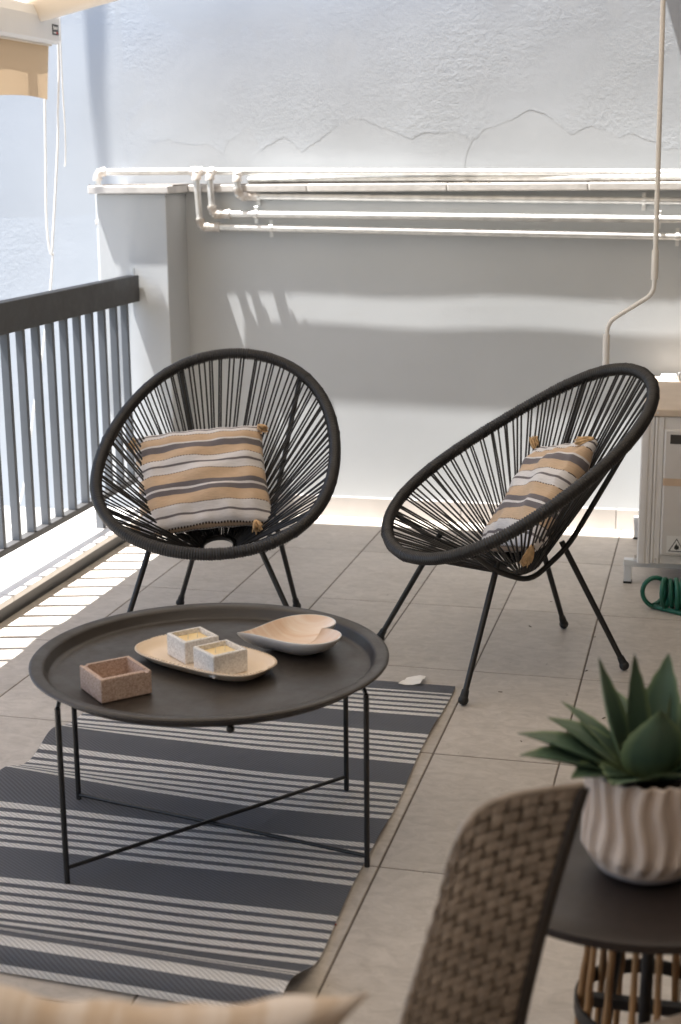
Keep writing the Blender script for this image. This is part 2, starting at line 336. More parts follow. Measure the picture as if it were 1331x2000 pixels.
def add_tube(bm, pts, rad, seg=8, cap=True, closed=False):
    pts = [Vector(p) for p in pts]; n = len(pts)
    rads = rad if isinstance(rad, (list, tuple)) else [rad] * n
    rings = []; up = None
    for i, p in enumerate(pts):
        if closed: t = (pts[(i + 1) % n] - pts[i - 1])
        else: t = (pts[min(i + 1, n - 1)] - pts[max(i - 1, 0)])
        t.normalize()
        if up is None:
            up = Vector((0, 0, 1)) if abs(t.z) < 0.9 else Vector((1, 0, 0))
        a = (up - t * up.dot(t)); a.normalize(); up = a; b = t.cross(a)
        rings.append([bm.verts.new(p + (a * math.cos(2 * math.pi * k / seg) + b * math.sin(2 * math.pi * k / seg)) * rads[i]) for k in range(seg)])
    m = n if closed else n - 1
    for i in range(m):
        A, B = rings[i], rings[(i + 1) % n]
        for k in range(seg): bm.faces.new((A[k], A[(k + 1) % seg], B[(k + 1) % seg], B[k]))
    if cap and not closed:
        bm.faces.new(rings[0][::-1]); bm.faces.new(rings[-1])
def tube(name, pts, rad, material, parent=None, seg=8, closed=False):
    bm = bmesh.new(); add_tube(bm, pts, rad, seg, closed=closed)
    return meshobj(name, bm, material, parent, smooth=True, auto=50)
def smooth_path(pts, n=8, closed=False):
    pts = [Vector(p) for p in pts]; out = []; N_ = len(pts)
    rng = range(N_) if closed else range(N_ - 1)
    for i in rng:
        p0 = pts[i - 1] if (i > 0 or closed) else pts[0]; p1 = pts[i]; p2 = pts[(i + 1) % N_]
        p3 = pts[(i + 2) % N_] if (closed or i + 2 < N_) else pts[-1]
        for k in range(n):
            t = k / n
            out.append(0.5 * ((2 * p1) + (p2 - p0) * t + (2 * p0 - 5 * p1 + 4 * p2 - p3) * t * t + (3 * p1 - p0 - 3 * p2 + p3) * t ** 3))
    if not closed: out.append(pts[-1])
    return out
def round_corners(pts, r, n=5):
    pts = [Vector(p) for p in pts]; out = [pts[0]]
    for i in range(1, len(pts) - 1):
        a = (pts[i - 1] - pts[i]); b = (pts[i + 1] - pts[i]); d = min(r, a.length * 0.45, b.length * 0.45); a.normalize(); b.normalize()
        A, B = pts[i] + a * d, pts[i] + b * d
        for k in range(n + 1):
            t = k / n; out.append(A * (1 - t) ** 2 + pts[i] * 2 * t * (1 - t) + B * t * t)
    out.append(pts[-1]); return out
def add_lathe(bm, prof, seg=48, mod=None):
    rings = []
    for r, z in prof:
        ring = []
        for k in range(seg):
            a = 2 * math.pi * k / seg
            rr = r if mod is None else mod(r, z, a)
            ring.append(bm.verts.new((rr * math.cos(a), rr * math.sin(a), z)))
        rings.append(ring)
    for A, B in zip(rings, rings[1:]):
        for k in range(seg): bm.faces.new((A[k], A[(k + 1) % seg], B[(k + 1) % seg], B[k]))
    return rings
def grid_mesh(nx, ny, fn, uvfn=None):
    bm = bmesh.new(); vs = [[bm.verts.new(fn(i / nx, j / ny)) for i in range(nx + 1)] for j in range(ny + 1)]
    uvl = bm.loops.layers.uv.new('UVMap')
    for j in range(ny):
        for i in range(nx):
            f = bm.faces.new((vs[j][i], vs[j][i + 1], vs[j + 1][i + 1], vs[j + 1][i]))
            if uvfn:
                for lp, (a, b) in zip(f.loops, ((i, j), (i + 1, j), (i + 1, j + 1), (i, j + 1))): lp[uvl].uv = uvfn(a / nx, b / ny)
    return bm

# ------------------------------------------------------------------ the setting
WY = 3.52            # face of the parapet wall
# floor: grout bed with 30 x 60 cm tiles
floor = struct(box('balcony_floor', -1.80, 1.16, -2.9, WY + 0.2, -0.16, -0.0015, 'grout'))
bm = bmesh.new(); add_box(bm, -0.1478, 0.1478, -0.2978, 0.2978, -0.010, 0.0, 0.0012, 1); tile0 = meshobj('tile', bm, 'floor_tile', floor)
first = True
for i in range(-6, 4):
    for j in range(-3, 6):
        x = (i + 0.5) * 0.30; y = (j + 0.5) * 0.60
        o = tile0 if first else link(tile0.copy()); first = False
        o.parent = floor; o.location = (x, y, random.uniform(-0.0003, 0.0003)); o.rotation_euler = (random.uniform(-1, 1) * 0.0006, random.uniform(-1, 1) * 0.0006, 0)
        if y + 0.3 > WY: o.scale = (1, (WY + 0.05 - (y - 0.2985)) / 0.597, 1); o.location.y = (y - 0.2985 + WY + 0.05) / 2

# outer terrace seen between the balusters
terrace = struct(box('neighbouring_terrace', -3.3, -2.07, -6.0, 3.62, -0.55, -0.05, 'terrace_paint'))
struct(box('street_ground', -60, 60, -60, 60, -3.2, -3.1, 'asphalt'))

# tall neighbouring wall with flaking render
def wavy(x, z): return 0.0022 * math.sin(2.3 * x + 1.1 * z) + 0.0016 * math.sin(4.1 * z - 1.7 * x + 0.6) + 0.0010 * math.sin(9 * x + 5 * z) * math.sin(4 * x - 7 * z)
FWY = 3.60
nw = empty('neighbouring_wall', (0, FWY, 0)); tag(nw, 'tall pale blue-grey rendered wall with flaking plaster behind the pipes', 'wall')
bm = grid_mesh(150, 110, lambda u, v: (-4.0 + 6.0 * u, wavy(-4 + 6 * u, -0.6 + 4.4 * v), -0.6 + 4.4 * v))
fw = meshobj('render_coat', bm, 'plaster_repair', nw, smooth=True)
box('wall_core', -4.0, 2.0, 0.012, 0.30, -3.1, 6.0, 'plaster_wall', nw)
# older coat above stands a little proud of the smooth repair below; its broken lower edge runs along J (x, z)
CUSP = [(-1.991, 1.351), (-1.588, 1.416), (-1.434, 1.428), (-1.269, 1.419), (-0.836, 1.462), (-0.607, 1.451), (-0.234, 1.472), (-0.062, 1.459), (0.105, 1.414)]
RISE = [0.085, 0.085, 0.045, 0.085, 0.035, 0.085, 0.030, 0.025]
J = [(-4.0, -0.58), (-2.02, -0.58), (-1.99, 1.34)]
for (x0, z0), (x1, z1), h_ in zip(CUSP, CUSP[1:], RISE):
    for k in range(7):
        t = k / 7; J.append((x0 + (x1 - x0) * t, z0 + (z1 - z0) * t + h_ * math.sin(math.pi * t) ** 0.75 * (1 + 0.25 * math.sin(9 * t + x0 * 7))))
J += [CUSP[-1], (0.55, 1.47), (2.0, 1.45)]
fine = []
for (x0, z0), (x1, z1) in zip(J, J[1:]):
    n = max(2, int((x1 - x0) / 0.008))
    for k in range(n):
        t = k / n; fine.append((x0 + (x1 - x0) * t, z0 + (z1 - z0) * t + (random.uniform(-0.0035, 0.0035) if k else 0)))
fine.append(J[-1])
bm = bmesh.new(); cols = []
for x, z in fine:
    e = min(1.0, (x + 1.95) / 0.45, (0.30 - x) / 0.25); e = max(0.0, e)
    th = 0.00008 + 0.00030 * e * max(0.0, 0.60 + 0.34 * math.sin(x * 13) + 0.32 * math.sin(x * 31 + 1))
    col = [bm.verts.new((x, wavy(x, z) + 0.001, z))]
    for t in (0.0, 0.012, 0.05, 0.12, 0.2, 0.3, 0.42, 0.55, 0.7, 0.85, 1.0):
        zz = z + (3.7 - z) * t ** 1.5
        col.append(bm.verts.new((x, wavy(x, zz) - th, zz)))
    cols.append(col)
for A, B in zip(cols, cols[1:]):
    for p in range(len(A) - 1): bm.faces.new((A[p], B[p], B[p + 1], A[p + 1]))
bmesh.ops.recalc_face_normals(bm, faces=bm.faces)
if sum(f.normal.y for f in bm.faces) > 0: bmesh.ops.reverse_faces(bm, faces=bm.faces)
meshobj('upper_coat', bm, 'plaster_wall', nw, smooth=True, auto=40)
for pts_ in ([(-0.607, 1.451), (-0.627, 1.40), (-0.637, 1.31)],):
    path = smooth_path([(x, 0, z) for x, z in pts_], 6); bm = bmesh.new(); a_, b_ = [], []
    for k, p in enumerate(path):
        hw = 0.0006 * (1 - 0.7 * k / len(path)) + random.uniform(0, 0.0004); yy = wavy(p.x, p.z) - 0.0004
        a_.append(bm.verts.new((p.x - hw, yy, p.z))); b_.append(bm.verts.new((p.x + hw, yy, p.z)))
    for k in range(len(a_) - 1): bm.faces.new((a_[k], a_[k + 1], b_[k + 1], b_[k]))
    bmesh.ops.solidify(bm, geom=bm.faces[:], thickness=0.0003)
    meshobj('crack', bm, 'crack_dark', nw)

# parapet wall with pier, skirting and stone coping
pw = empty('parapet_wall', (-0.3, WY, 0)); tag(pw, 'low grey painted parapet wall with corner pier under the pipes', 'wall')
def pbox(name, x0, x1, y0, y1, z0, z1, material, bev=0.0):
    return box(name, x0 + 0.3, x1 + 0.3, y0 - WY, y1 - WY, z0, z1, material, pw, bev)
bm = grid_mesh(90, 50, lambda u, v: (-1.722 + 0.3 + 3.0 * u, 0.0004 * math.sin(7 * u * 3 + 3 * v) + 0.0003 * math.sin(23 * u + 11 * v), 1.272 * v))
meshobj('wall_face', bm, 'parapet_paint', pw, smooth=True)
pbox('wall_core', -1.72, 1.28, WY + 0.004, FWY - 0.004, -0.15, 1.271, 'parapet_paint')
pbox('pier', -2.004, -1.722, 3.30, FWY - 0.002, -0.15, 1.271, 'parapet_paint', 0.004)
xs = [-1.70, -1.22, -0.68, -0.16, 0.38, 0.9]
for a, b in zip(xs, xs[1:]):
    dz = random.uniform(-0.0012, 0.0012)
    pbox('coping_slab', a + 0.001, b - 0.001, WY - 0.036, FWY - 0.003, 1.272, 1.300 + dz, 'coping_stone', 0.004)
pbox('coping_slab', -2.028, -1.7015, 3.2755, FWY - 0.003, 1.272, 1.301, 'coping_stone', 0.004)
pbox('bounce_cut_bed', -1.99, -1.7, 3.33, FWY - 0.004, 1.3005, 1.3040, 'bounce_cut_grey')  # dark layer added on the pier top to cut glow on the wall
pbox('bounce_cut_bed', -1.695, 0.895, WY - 0.010, FWY - 0.004, 1.2995, 1.3028, 'bounce_cut_grey')  # dark layer added behind the coping front to cut bounced light
for k in range(-3, 2):
    pbox('skirting_tile', k * 0.6 + 0.0015 - 0.02, k * 0.6 + 0.5985 - 0.02, WY - 0.010, WY + 0.003, 0.0, 0.081, 'skirting', 0.0015)

# raised kerb with marble ledge under the railing
kb = empty('ledge_kerb', (-1.80, 1.2, 0)); tag(kb, 'beige kerb with white marble ledge along the railing', 'kerb')
for k in range(7):
    y0 = -3.9 + k * 0.6
    box('kerb_tile', -0.012, 0.0, y0 - 0.0 + 0.0015, y0 + 0.5985, 0.0, 0.046, 'kerb_bounce_beige', kb, 0.001)
box('kerb_core', -0.26, -0.0125, -4.0, 2.098, -0.14, 0.046, 'terrace_paint', kb)
for k in range(5):
    y0 = -4.0 + k * 1.2
    box('marble_slab', -0.272, 0.014, y0 + 0.001, min(y0 + 1.199, 2.098), 0.047, 0.069, 'marble', kb, 0.004)

# building side: wall of the flat on the right and behind, with an unseen slab added overhead to shade the tall wall
bw = empty('building_wall', (1.16, 0, 0)); tag(bw, 'painted wall of the flat closing the right side of the balcony', 'wall')
box('wall_face', 0, 0.25, -3.2, WY - 0.002, -3.0, 5.2, 'building_paint', bw)
box('added_shade_slab', -1.346, 0.0, 2.75, FWY - 0.012, 2.78, 2.98, 'building_paint', bw)  # invented slab, placed to throw shade on the wall's upper right
bb = empty('end_wall', (0, -2.9, 0)); tag(bb, 'painted end wall of the balcony behind the viewer', 'wall')
box('wall_face', -1.78, 1.155, -0.25, 0.0, -3.0, 3.2, 'building_paint', bb)

# ------------------------------------------------------------------ railing
rl = empty('balcony_railing', (-1.863, 0, 0.069)); tag(rl, 'dark grey steel railing with flat top rail and upright bars', 'railing')
def rbox(name, x0, x1, y0, y1, z0, z1, m, bev=0.0): return box(name, x0 + 1.863, x1 + 1.863, y0, y1, z0 - 0.069, z1 - 0.069, m, rl, bev)
rbox('top_rail', -1.888, -1.841, -2.8, 3.296, 0.867, 0.966, 'rail_paint', 0.0025)
rbox('bottom_rail', -1.879, -1.847, -2.8, 3.2965, 0.172, 0.194, 'rail_paint', 0.0015)
bm = bmesh.new(); add_box(bm, -0.0135, 0.0135, -0.009, 0.009, 0.1945 - 0.069, 0.8665 - 0.069, 0.0012, 1); bal0 = meshobj('baluster', bm, 'baluster_paint', rl)
for k in range(-36, 10):
    o = bal0 if k == -36 else link(bal0.copy()); o.parent = rl; o.location = (random.uniform(-0.0008, 0.0008), 2.197 + 0.1105 * k, 0)
for y in (2.876, 1.2, -0.5, -2.2): rbox('post', -1.878, -1.848, y - 0.014, y + 0.014, 0.0695, 0.1718, 'baluster_paint', 0.0015)
bm = bmesh.new(); add_box(bm, -0.004, 0.004, -0.006, 0.002, 0.0, 0.028); o = meshobj('wall_bracket', bm, 'galvanised', rl); o.location = (0.004, 3.288, 0.897)

# ------------------------------------------------------------------ galvanised pipes
def collar(parent, p, axis, r=0.0175, l=0.022, m='fitting'):
    a = Vector(axis).normalized() * l / 2; p = Vector(p)
    bm = bmesh.new(); add_tube(bm, [p - a, p - a * 0.8, p + a * 0.8, p + a], [r * 0.93, r, r, r * 0.93], 14)
    return meshobj('pipe_fitting', bm, m, parent, smooth=True, auto=40)
def elbow(parent, a, c, b, r=0.0165):
    a, c, b = Vector(a), Vector(c), Vector(b)
    da = (a - c).normalized() * 0.032; db = (b - c).normalized() * 0.032
    pts = [c + da, c + da * 0.8] + [(c + da * 0.8) * (1 - t) ** 2 + c * 2 * t * (1 - t) + (c + db * 0.8) * t * t for t in (0.2, 0.4, 0.6, 0.8)] + [c + db * 0.8, c + db]
    bm = bmesh.new(); add_tube(bm, pts, [r * 1.12] * 2 + [r] * 4 + [r * 1.12] * 2, 14)
    return meshobj('elbow', bm, 'fitting', parent, smooth=True, auto=40)
def clamp(parent, p):
    x, y, z = p
    bm = bmesh.new(); add_tube(bm, [(x - 0.006, y, z), (x + 0.006, y, z)], 0.0165, 14)
    add_box(bm, x - 0.007, x + 0.007, y - 0.004, y + 0.002, z - 0.034, z - 0.012, 0.001, 1); add_box(bm, x - 0.007, x + 0.007, y - 0.004, y + 0.002, z + 0.012, z + 0.030, 0.001, 1)
    return meshobj('pipe_clamp', bm, 'galvanised', parent, smooth=True, auto=30)
PR = 0.0128
def pipe_line(name, pts, label, clamps=(), base=None):
    pts = [Vector(p) for p in pts]; e = empty(name, base or pts[0]); B = Vector(base or pts[0]); P = [p - B for p in pts]
    for i, (a, b) in enumerate(zip(P, P[1:])): tube('pipe', [a, b], PR, 'galvanised', e, 14)
    for i in range(1, len(P) - 1): elbow(e, P[i - 1], P[i], P[i + 1])
    for c in clamps: clamp(e, Vector(c) - B)
    return tag(e, label, 'pipe', 'galvanised pipes along the parapet')
zr = lambda z0, z1, x: z0 + (z1 - z0) * (x + 1.6) / 1.76
pipe_line('water_pipe', [(-1.655, 3.505, 1.3505), (-1.655, 3.4600, 1.3505), (-1.643, 3.4600, 1.141), (-1.60, 3.4715, 1.1405), (1.10, 3.4715, zr(1.141, 1.109, 1.1))],
          'galvanised pipe dropping lowest, bottom one of three across the grey wall', [(-1.36, 3.4715, zr(1.141, 1.109, -1.36)), (0.165, 3.4715, zr(1.141, 1.109, 0.165))])
pipe_line('water_pipe', [(-1.600, 3.512, 1.3500), (-1.600, 3.4600, 1.3500), (-1.592, 3.4600, 1.190), (-1.555, 3.4695, 1.1895), (1.10, 3.4695, zr(1.19, 1.169, 1.1))],
          'galvanised pipe running between two others across the grey wall, middle one of three', [(-1.419, 3.4695, zr(1.19, 1.169, -1.419)), (0.098, 3.4695, zr(1.19, 1.169, 0.098))])
pipe_line('water_pipe', [(-1.500, 3.545, 1.3430), (-1.492, 3.4660, 1.3430), (-1.488, 3.4660, 1.256), (-1.455, 3.5035, 1.2555), (1.10, 3.5035, zr(1.256, 1.232, 1.1))],
          'galvanised pipe tucked right under the stone coping, top one of three on the grey wall', [(-1.42, 3.5035, zr(1.256, 1.232, -1.42)), (0.04, 3.5035, zr(1.256, 1.232, 0.04))])
t1 = pipe_line('water_pipe', [(-2.045, 3.42, -0.04), (-2.045, 3.42, 1.352), (-1.690, 3.505, 1.3505)], 'galvanised pipe rising beside the pier and turning along the coping', base=(-2.045, 3.42, -0.04))
Bz = Vector((-2.045, 3.42, -0.04))
collar(t1, Vector((-1.668, 3.506, 1.3505)) - Bz, (1, 0.1, 0), 0.0180, 0.05); collar(t1, Vector((-2.045, 3.42, 1.16)) - Bz, (0, 0, 1), 0.017, 0.02)
t2 = pipe_line('water_pipe', [(-1.640, 3.512, 1.3503), (1.1, 3.560, 1.322)], 'long galvanised pipe lying along the top of the stone coping, upper of two')
t3 = pipe_line('water_pipe', [(-1.470, 3.545, 1.3160), (1.1, 3.525, 1.3150)], 'long galvanised pipe resting on the front of the stone coping, lower of two')
bm = bmesh.new()
for k in range(190):
    u = random.random(); c = random.choice([-1.95, -1.93, -0.65, -0.60, -0.1, 0.02, 0.1, 0.16]); x = random.gauss(c, 0.05); y = random.uniform(3.497, 3.56) if x > -1.69 else random.uniform(3.36, 3.42)
    s = random.uniform(0.002, 0.006); mt = Matrix.Translation((x, y, 1.3035)) @ Matrix.Rotation(random.random() * 6, 4, 'Z') @ Matrix.Rotation(random.uniform(-0.5, 0.5), 4, 'X')
    add_box(bm, -s, s, -s * 0.5, s * 0.5, -0.0015, 0.0015, mtx=mt)
o = meshobj('leaf_litter', bm, 'debris'); o['kind'] = 'stuff'; o['label'] = 'dry leaf litter lying on the stone coping'

# ------------------------------------------------------------------ awning
aw = empty('awning', (-2.11, 3.2, 1.62)); tag(aw, 'cream retractable awning with arm and hanging valance', 'awning')
A0 = Vector((-2.11, 3.2, 1.62))
zf = lambda x: 1.945 + 0.225 * (x + 2.12)
bm = grid_mesh(24, 40, lambda u, v: Vector((-2.12 + 3.26 * u, -2.85 + 6.05 * v, zf(-2.12 + 3.26 * u) - 0.03 * math.sin(math.pi * u) + 0.004 * math.sin(v * 30 + 5 * u))) - A0)
meshobj('awning_cloth', bm, 'awning_cloth', aw, smooth=True)
bm = grid_mesh(220, 10, lambda u, v: Vector((-2.118 + 0.012 * v * math.sin(u * 70 + 2.0) * (0.4 + 0.6 * v) + 0.02 * v * math.sin(u * 23 + 0.6), -2.85 + 6.045 * u, 1.815 - 0.195 * v - 0.004 * math.sin(u * 70) * v)) - A0)
meshobj('valance', bm, 'valance_cloth', aw, smooth=True)
def prof_bar(name, prof, y0, y1, m, par):        # extrude an x-z profile along y
    bm = bmesh.new(); a = [bm.verts.new(Vector((x, y0, z)) - A0) for x, z in prof]; b = [bm.verts.new(Vector((x, y1, z)) - A0) for x, z in prof]
    n = len(prof)
    for i in range(n): bm.faces.new((a[i], a[(i + 1) % n], b[(i + 1) % n], b[i]))
    bm.faces.new(a[::-1]); bm.faces.new(b); bmesh.ops.recalc_face_normals(bm, faces=bm.faces)
    return meshobj(name, bm, m, par)
fb = prof_bar('front_bar', [(-2.165, 1.83), (-2.150, 1.812), (-2.085, 1.812), (-2.074, 1.822), (-2.074, 1.90), (-2.09, 1.935), (-2.15, 1.935), (-2.165, 1.91)], -2.85, 3.2, 'white_metal', aw)
prof_bar('valance_groove', [(-2.13, 1.806), (-2.105, 1.806), (-2.105, 1.8115), (-2.13, 1.8115)], -2.85, 3.195, 'cream_metal', aw)
def arm(p0, p1, h, wd, m, name='arm'):
    p0, p1 = Vector(p0) - A0, Vector(p1) - A0; d = (p1 - p0); L_ = d.length; d.normalize()
    side = d.cross(Vector((0, 0, 1))).normalized(); up = side.cross(d)
    bm = bmesh.new(); add_box(bm, 0, L_, -wd / 2, wd / 2, -h / 2, h / 2, min(h, wd) * 0.42, 4)
    mt = Matrix(((d.x, side.x, up.x, p0.x), (d.y, side.y, up.y, p0.y), (d.z, side.z, up.z, p0.z), (0, 0, 0, 1)))
    bmesh.ops.transform(bm, matrix=mt, verts=bm.verts)
    return meshobj(name, bm, m, aw, smooth=True, auto=40)
arm((-2.235, 3.05, 1.886), (-0.55, 3.05, 2.245), 0.080, 0.055, 'cream_metal')
arm((-0.55, 3.03, 2.25), (1.12, 2.2, 2.55), 0.075, 0.05, 'cream_metal')
bm = bmesh.new(); add_box(bm, -0.03, 0.03, -0.012, 0.012, -0.035, 0.035, 0.006, 2); o = meshobj('arm_bracket', bm, 'white_metal', aw, smooth=True, auto=40); o.location = Vector((-2.205, 3.012, 1.885)) - A0; o.rotation_euler = (0, 0.5, 0)
# maker's plate on the end of the bar
pl = box('maker_plate', -0.002, 0.0015, -0.017, 0.017, -0.014, 0.014, 'sticker_black', aw); pl.location = Vector((-2.0735, 3.160, 1.860)) - A0; pl.scale = (1, 1.45, 1.3)
for (y0, y1, z0, z1, m) in ((-0.013, -0.008, -0.001, 0.010, 'sticker_white'), (-0.006, -0.002, 0.000, 0.008, 'sticker_white'), (-0.001, 0.004, 0.000, 0.008, 'sticker_white'), (0.006, 0.012, 0.000, 0.008, 'sticker_white'), (-0.012, 0.002, -0.010, -0.006, 'sticker_white'), (0.003, 0.013, -0.011, -0.005, 'sticker_red')):
    box('plate_lettering', 0.0016, 0.0022, y0, y1, z0, z1, m, pl)
# cover strip where the bar ends
box('bar_end_cap', -0.049, 0.041, 0.0, 0.006, -0.06, 0.062, 'white_metal', aw, 0.002).location = Vector((-2.12, 3.2005, 1.873)) - A0

# rope looped over the end of the awning
rp = smooth_path([(-2.094, 3.235, 1.93), (-2.104, 3.24, 1.717), (-2.117, 3.24, 1.57), (-2.123, 3.24, 1.46), (-2.153, 3.24, 1.194), (-2.177, 3.245, 1.045), (-2.186, 3.24, 1.175), (-2.173, 3.235, 1.422), (-2.160, 3.23, 1.64), (-2.150, 3.225, 1.80)], 7)
tag(tube('rope', rp, 0.0042, 'rope_white', None, 7), 'thin white rope hanging in a loop from the awning end', 'rope')
rp = smooth_path([(-2.172, 3.25, 1.05), (-2.193, 3.26, 0.922), (-2.239, 3.26, 0.684), (-2.294, 3.26, 0.439), (-2.351, 3.25, 0.126), (-2.40, 3.2, -0.044)], 7)
tag(tube('rope', rp, 0.0040, 'rope_white', None, 7), 'thin white rope trailing down behind the railing bars', 'rope')
tag(tube('cable', smooth_path([(-2.098, 3.26, 1.95), (-2.106, 3.27, 1.70), (-2.109, 3.28, 1.50), (-2.118, 3.29, 1.40), (-2.122, 3.29, 1.375)], 7), 0.003, 'rope_white', None, 6), 'thin pale cable hanging close beside the rope loop', 'cable')

# awning crank pole
ck = empty('awning_crank', (0.108, 2.8, 0.70)); tag(ck, 'cream crank pole with bent handle hanging in front of the wall', 'crank')
K0 = Vector((0.108, 2.8, 0.70)); kp = lambda pts: [Vector(p) - K0 for p in pts]
tube('rod', kp([(0.103, 2.8, 2.415), (0.115, 2.8, 1.09)]), 0.0078, 'crank_paint', ck, 12)
tube('sleeve', kp([(0.1148, 2.8, 1.100), (0.115, 2.8, 1.006)]), 0.0112, 'crank_paint', ck, 12)
tube('bent_arm', round_corners(kp([(0.115, 2.8, 1.03), (0.115, 2.8, 0.962), (-0.028, 2.8, 0.868), (-0.031, 2.8, 0.80)]), 0.035, 6), 0.0072, 'crank_paint', ck, 12)
tube('grip', kp([(-0.0305, 2.8, 0.828), (-0.030, 2.8, 0.70)]), 0.0112, 'crank_paint', ck, 12)
tube('hook_eye', [Vector((0.103, 2.8, 2.43)) - K0 + Vector((0.018 * math.cos(t * 0.524), 0, 0.018 * math.sin(t * 0.524))) for t in range(12)], 0.004, 'galvanised', ck, 8, closed=True)

# ------------------------------------------------------------------ lounge chairs
CA, CB, TAU, KW, BEND, CZ, K2, N3 = 0.3373, 0.4219, 0.5221, -0.1084, -0.0074, 0.5762, 0.1734, 0.0206
HY, HZ = 0.008, 0.274
def ring_pt(t, roll, dx, dy):
    s, c = math.sin(t), math.cos(t)
    wx = CA * c * (1 + KW * s + K2 * s * s); l = CB * s; n = BEND * c * c + N3 * s ** 3
    return rollp((wx, l * math.cos(TAU) - n * math.sin(TAU), CZ + l * math.sin(TAU) + n * math.cos(TAU)), roll, dx, dy)
def rollp(p, a, dx, dy):
    x, y, z = p; z -= 0.3
    return Vector((math.cos(a) * x + math.sin(a) * z + dx, y + dy, 0.3 - math.sin(a) * x + math.cos(a) * z))
cord_mesh = None
def make_chair(loc, rz, roll, dx, dy, legs, label):
    global cord_mesh
    ch = empty('string_chair', loc, rz); tag(ch, label, 'chair', 'black string lounge chairs')
    rnd = random.Random(int(loc[0] * 1000))
    # wrapped rim: a tube whose surface carries every turn of the cord
    turns = 330; per = 4; n = turns * per; TR = 0.0165
    dense = [ring_pt(2 * math.pi * i / 1440, roll, dx, dy) for i in range(1440)]
    cum = [0.0]
    for i in range(1440): cum.append(cum[-1] + (dense[(i + 1) % 1440] - dense[i]).length)
    tot = cum[-1]
    def at_len(s):
        s %= tot; lo, hi = 0, 1440
        while hi - lo > 1:
            m = (lo + hi) // 2
            if cum[m] <= s: lo = m
            else: hi = m
        f = (s - cum[lo]) / (cum[lo + 1] - cum[lo]); return dense[lo % 1440].lerp(dense[(lo + 1) % 1440], f)
    pts = [at_len(tot * i / n) for i in range(n)]
    lump = [0.0] * n
    for k in range(46):
        c0 = rnd.randrange(n)
        for d in range(-7, 8): lump[(c0 + d) % n] += 0.0010 * math.exp(-(d / 3.0) ** 2)
    rads = [TR + (0.0011 if i % per in (1, 2) else -0.0011) + lump[i] + 0.0005 * math.sin(i * 0.021) for i in range(n)]
    bm = bmesh.new(); add_tube(bm, pts, rads, 12, closed=True); meshobj('wrapped_rim', bm, 'chair_wrap', ch, smooth=True)
    # small hub ring at the bottom of the bowl
    hub_c = rollp((0, HY, HZ), roll, dx, dy); HR = 0.050
    tilt = 0.30
    hubp = lambda a, r=HR: hub_c + Vector((r * math.cos(a), r * math.sin(a) * math.cos(tilt) , r * math.sin(a) * math.sin(tilt)))
    tube('hub_ring', [hubp(2 * math.pi * k / 40) for k in range(40)], 0.0085, 'chair_frame', ch, 10, closed=True)
    # cords, each its own part, strung in pairs from rim to hub
    if cord_mesh is None:
        bm = bmesh.new(); add_tube(bm, [(0, 0, 0), (0, 0, 0.5), (0, 0, 1)], 0.00285, 6, cap=False); tmp = meshobj('cord', bm, 'chair_cord', None, smooth=True); cord_mesh = tmp.data; bpy.data.objects.remove(tmp)
    NP = 70
    for k in range(NP):
        s0 = tot * (k + rnd.uniform(-0.22, 0.22)) / NP
        gap = rnd.choice([0.007, 0.010, 0.014, 0.019, 0.022])
        for sg in (-1, 1):
            P = at_len(s0 + sg * gap * 0.5 + rnd.uniform(-0.001, 0.001))
            th = 2 * math.pi * (k + 0.25 * sg) / NP
            # polar angle of this place on the rim, seen in the hub plane
            Q = hubp(math.atan2((P.y - hub_c.y) * 0.88, P.x - hub_c.x) + 0.05 * sg, HR + 0.004 + 0.003 * sg) + Vector((0, 0, rnd.uniform(-0.004, 0.004)))
            inward = (Q - P).normalized(); A_ = P + inward * 0.012 - Vector((0, 0, 0.0))
            d = Q - A_; o = link(bpy.data.objects.new('cord', cord_mesh)); o.parent = ch
            q = d.to_track_quat('Z', 'Y'); o.matrix_local = Matrix.Translation(A_) @ q.to_matrix().to_4x4() @ Matrix.Diagonal((1, 1, d.length, 1))
    # side rods of the frame: rim, knee at the back leg, front leg head, rim
    for sgn, (f, b) in ((-1, (0, 2)), (1, (1, 3))):
        FT, BT = Vector(legs[f][0]), Vector(legs[b][0])
        tb = R_(90 - sgn * 33); tf = R_(-90 + sgn * 40)
        Pb = ring_pt(tb, roll, dx, dy); Pf = ring_pt(tf, roll, dx, dy)
        out = lambda p, m: p + Vector((0, 0, m))
        tube('frame_rod', round_corners([Pb + Vector((0, 0.012, -0.006)), BT + Vector((0, 0.012, 0.004)), FT.lerp(BT, 0.5) + Vector((0, 0, -0.065)), FT + Vector((0, 0, -0.006)), Pf + Vector((0, 0.012, -0.012))], 0.05, 5), 0.0078, 'chair_frame', ch, 10)
    for T, G in legs:
        T, G = Vector(T), Vector(G); d = (G - T).normalized(); T = T - d * 0.02
        G0 = Vector((G.x, G.y, 0.016))
        lg = tube('leg', [T, T.lerp(G0, 0.2), T.lerp(G0, 0.5), G0], [0.0082, 0.0085, 0.0082, 0.0078], 'chair_frame', ch, 12)
        bm = bmesh.new(); bmesh.ops.create_uvsphere(bm, u_segments=14, v_segments=9, radius=0.0140, matrix=Matrix.Translation((G0.x, G0.y, 0.0147)))
        add_tube(bm, [G0 - d * 0.026, G0 - d * 0.002], [0.0098, 0.0115], 12)
        meshobj('foot', bm, 'rubber', lg, smooth=True, auto=60)
    return ch
ch1 = make_chair((-1.0805, 1.9638, 0), 0.1364, 0.0487, -0.0099, -0.0056,
    [((-0.171, -0.166, 0.330), (-0.257, -0.311, 0)), ((0.141, -0.169, 0.319), (0.297, -0.265, 0)), ((-0.073, 0.109, 0.338), (-0.194, 0.269, 0)), ((0.137, 0.113, 0.354), (0.184, 0.260, 0))],
    'black string bowl chair beside the railing, facing the viewer')
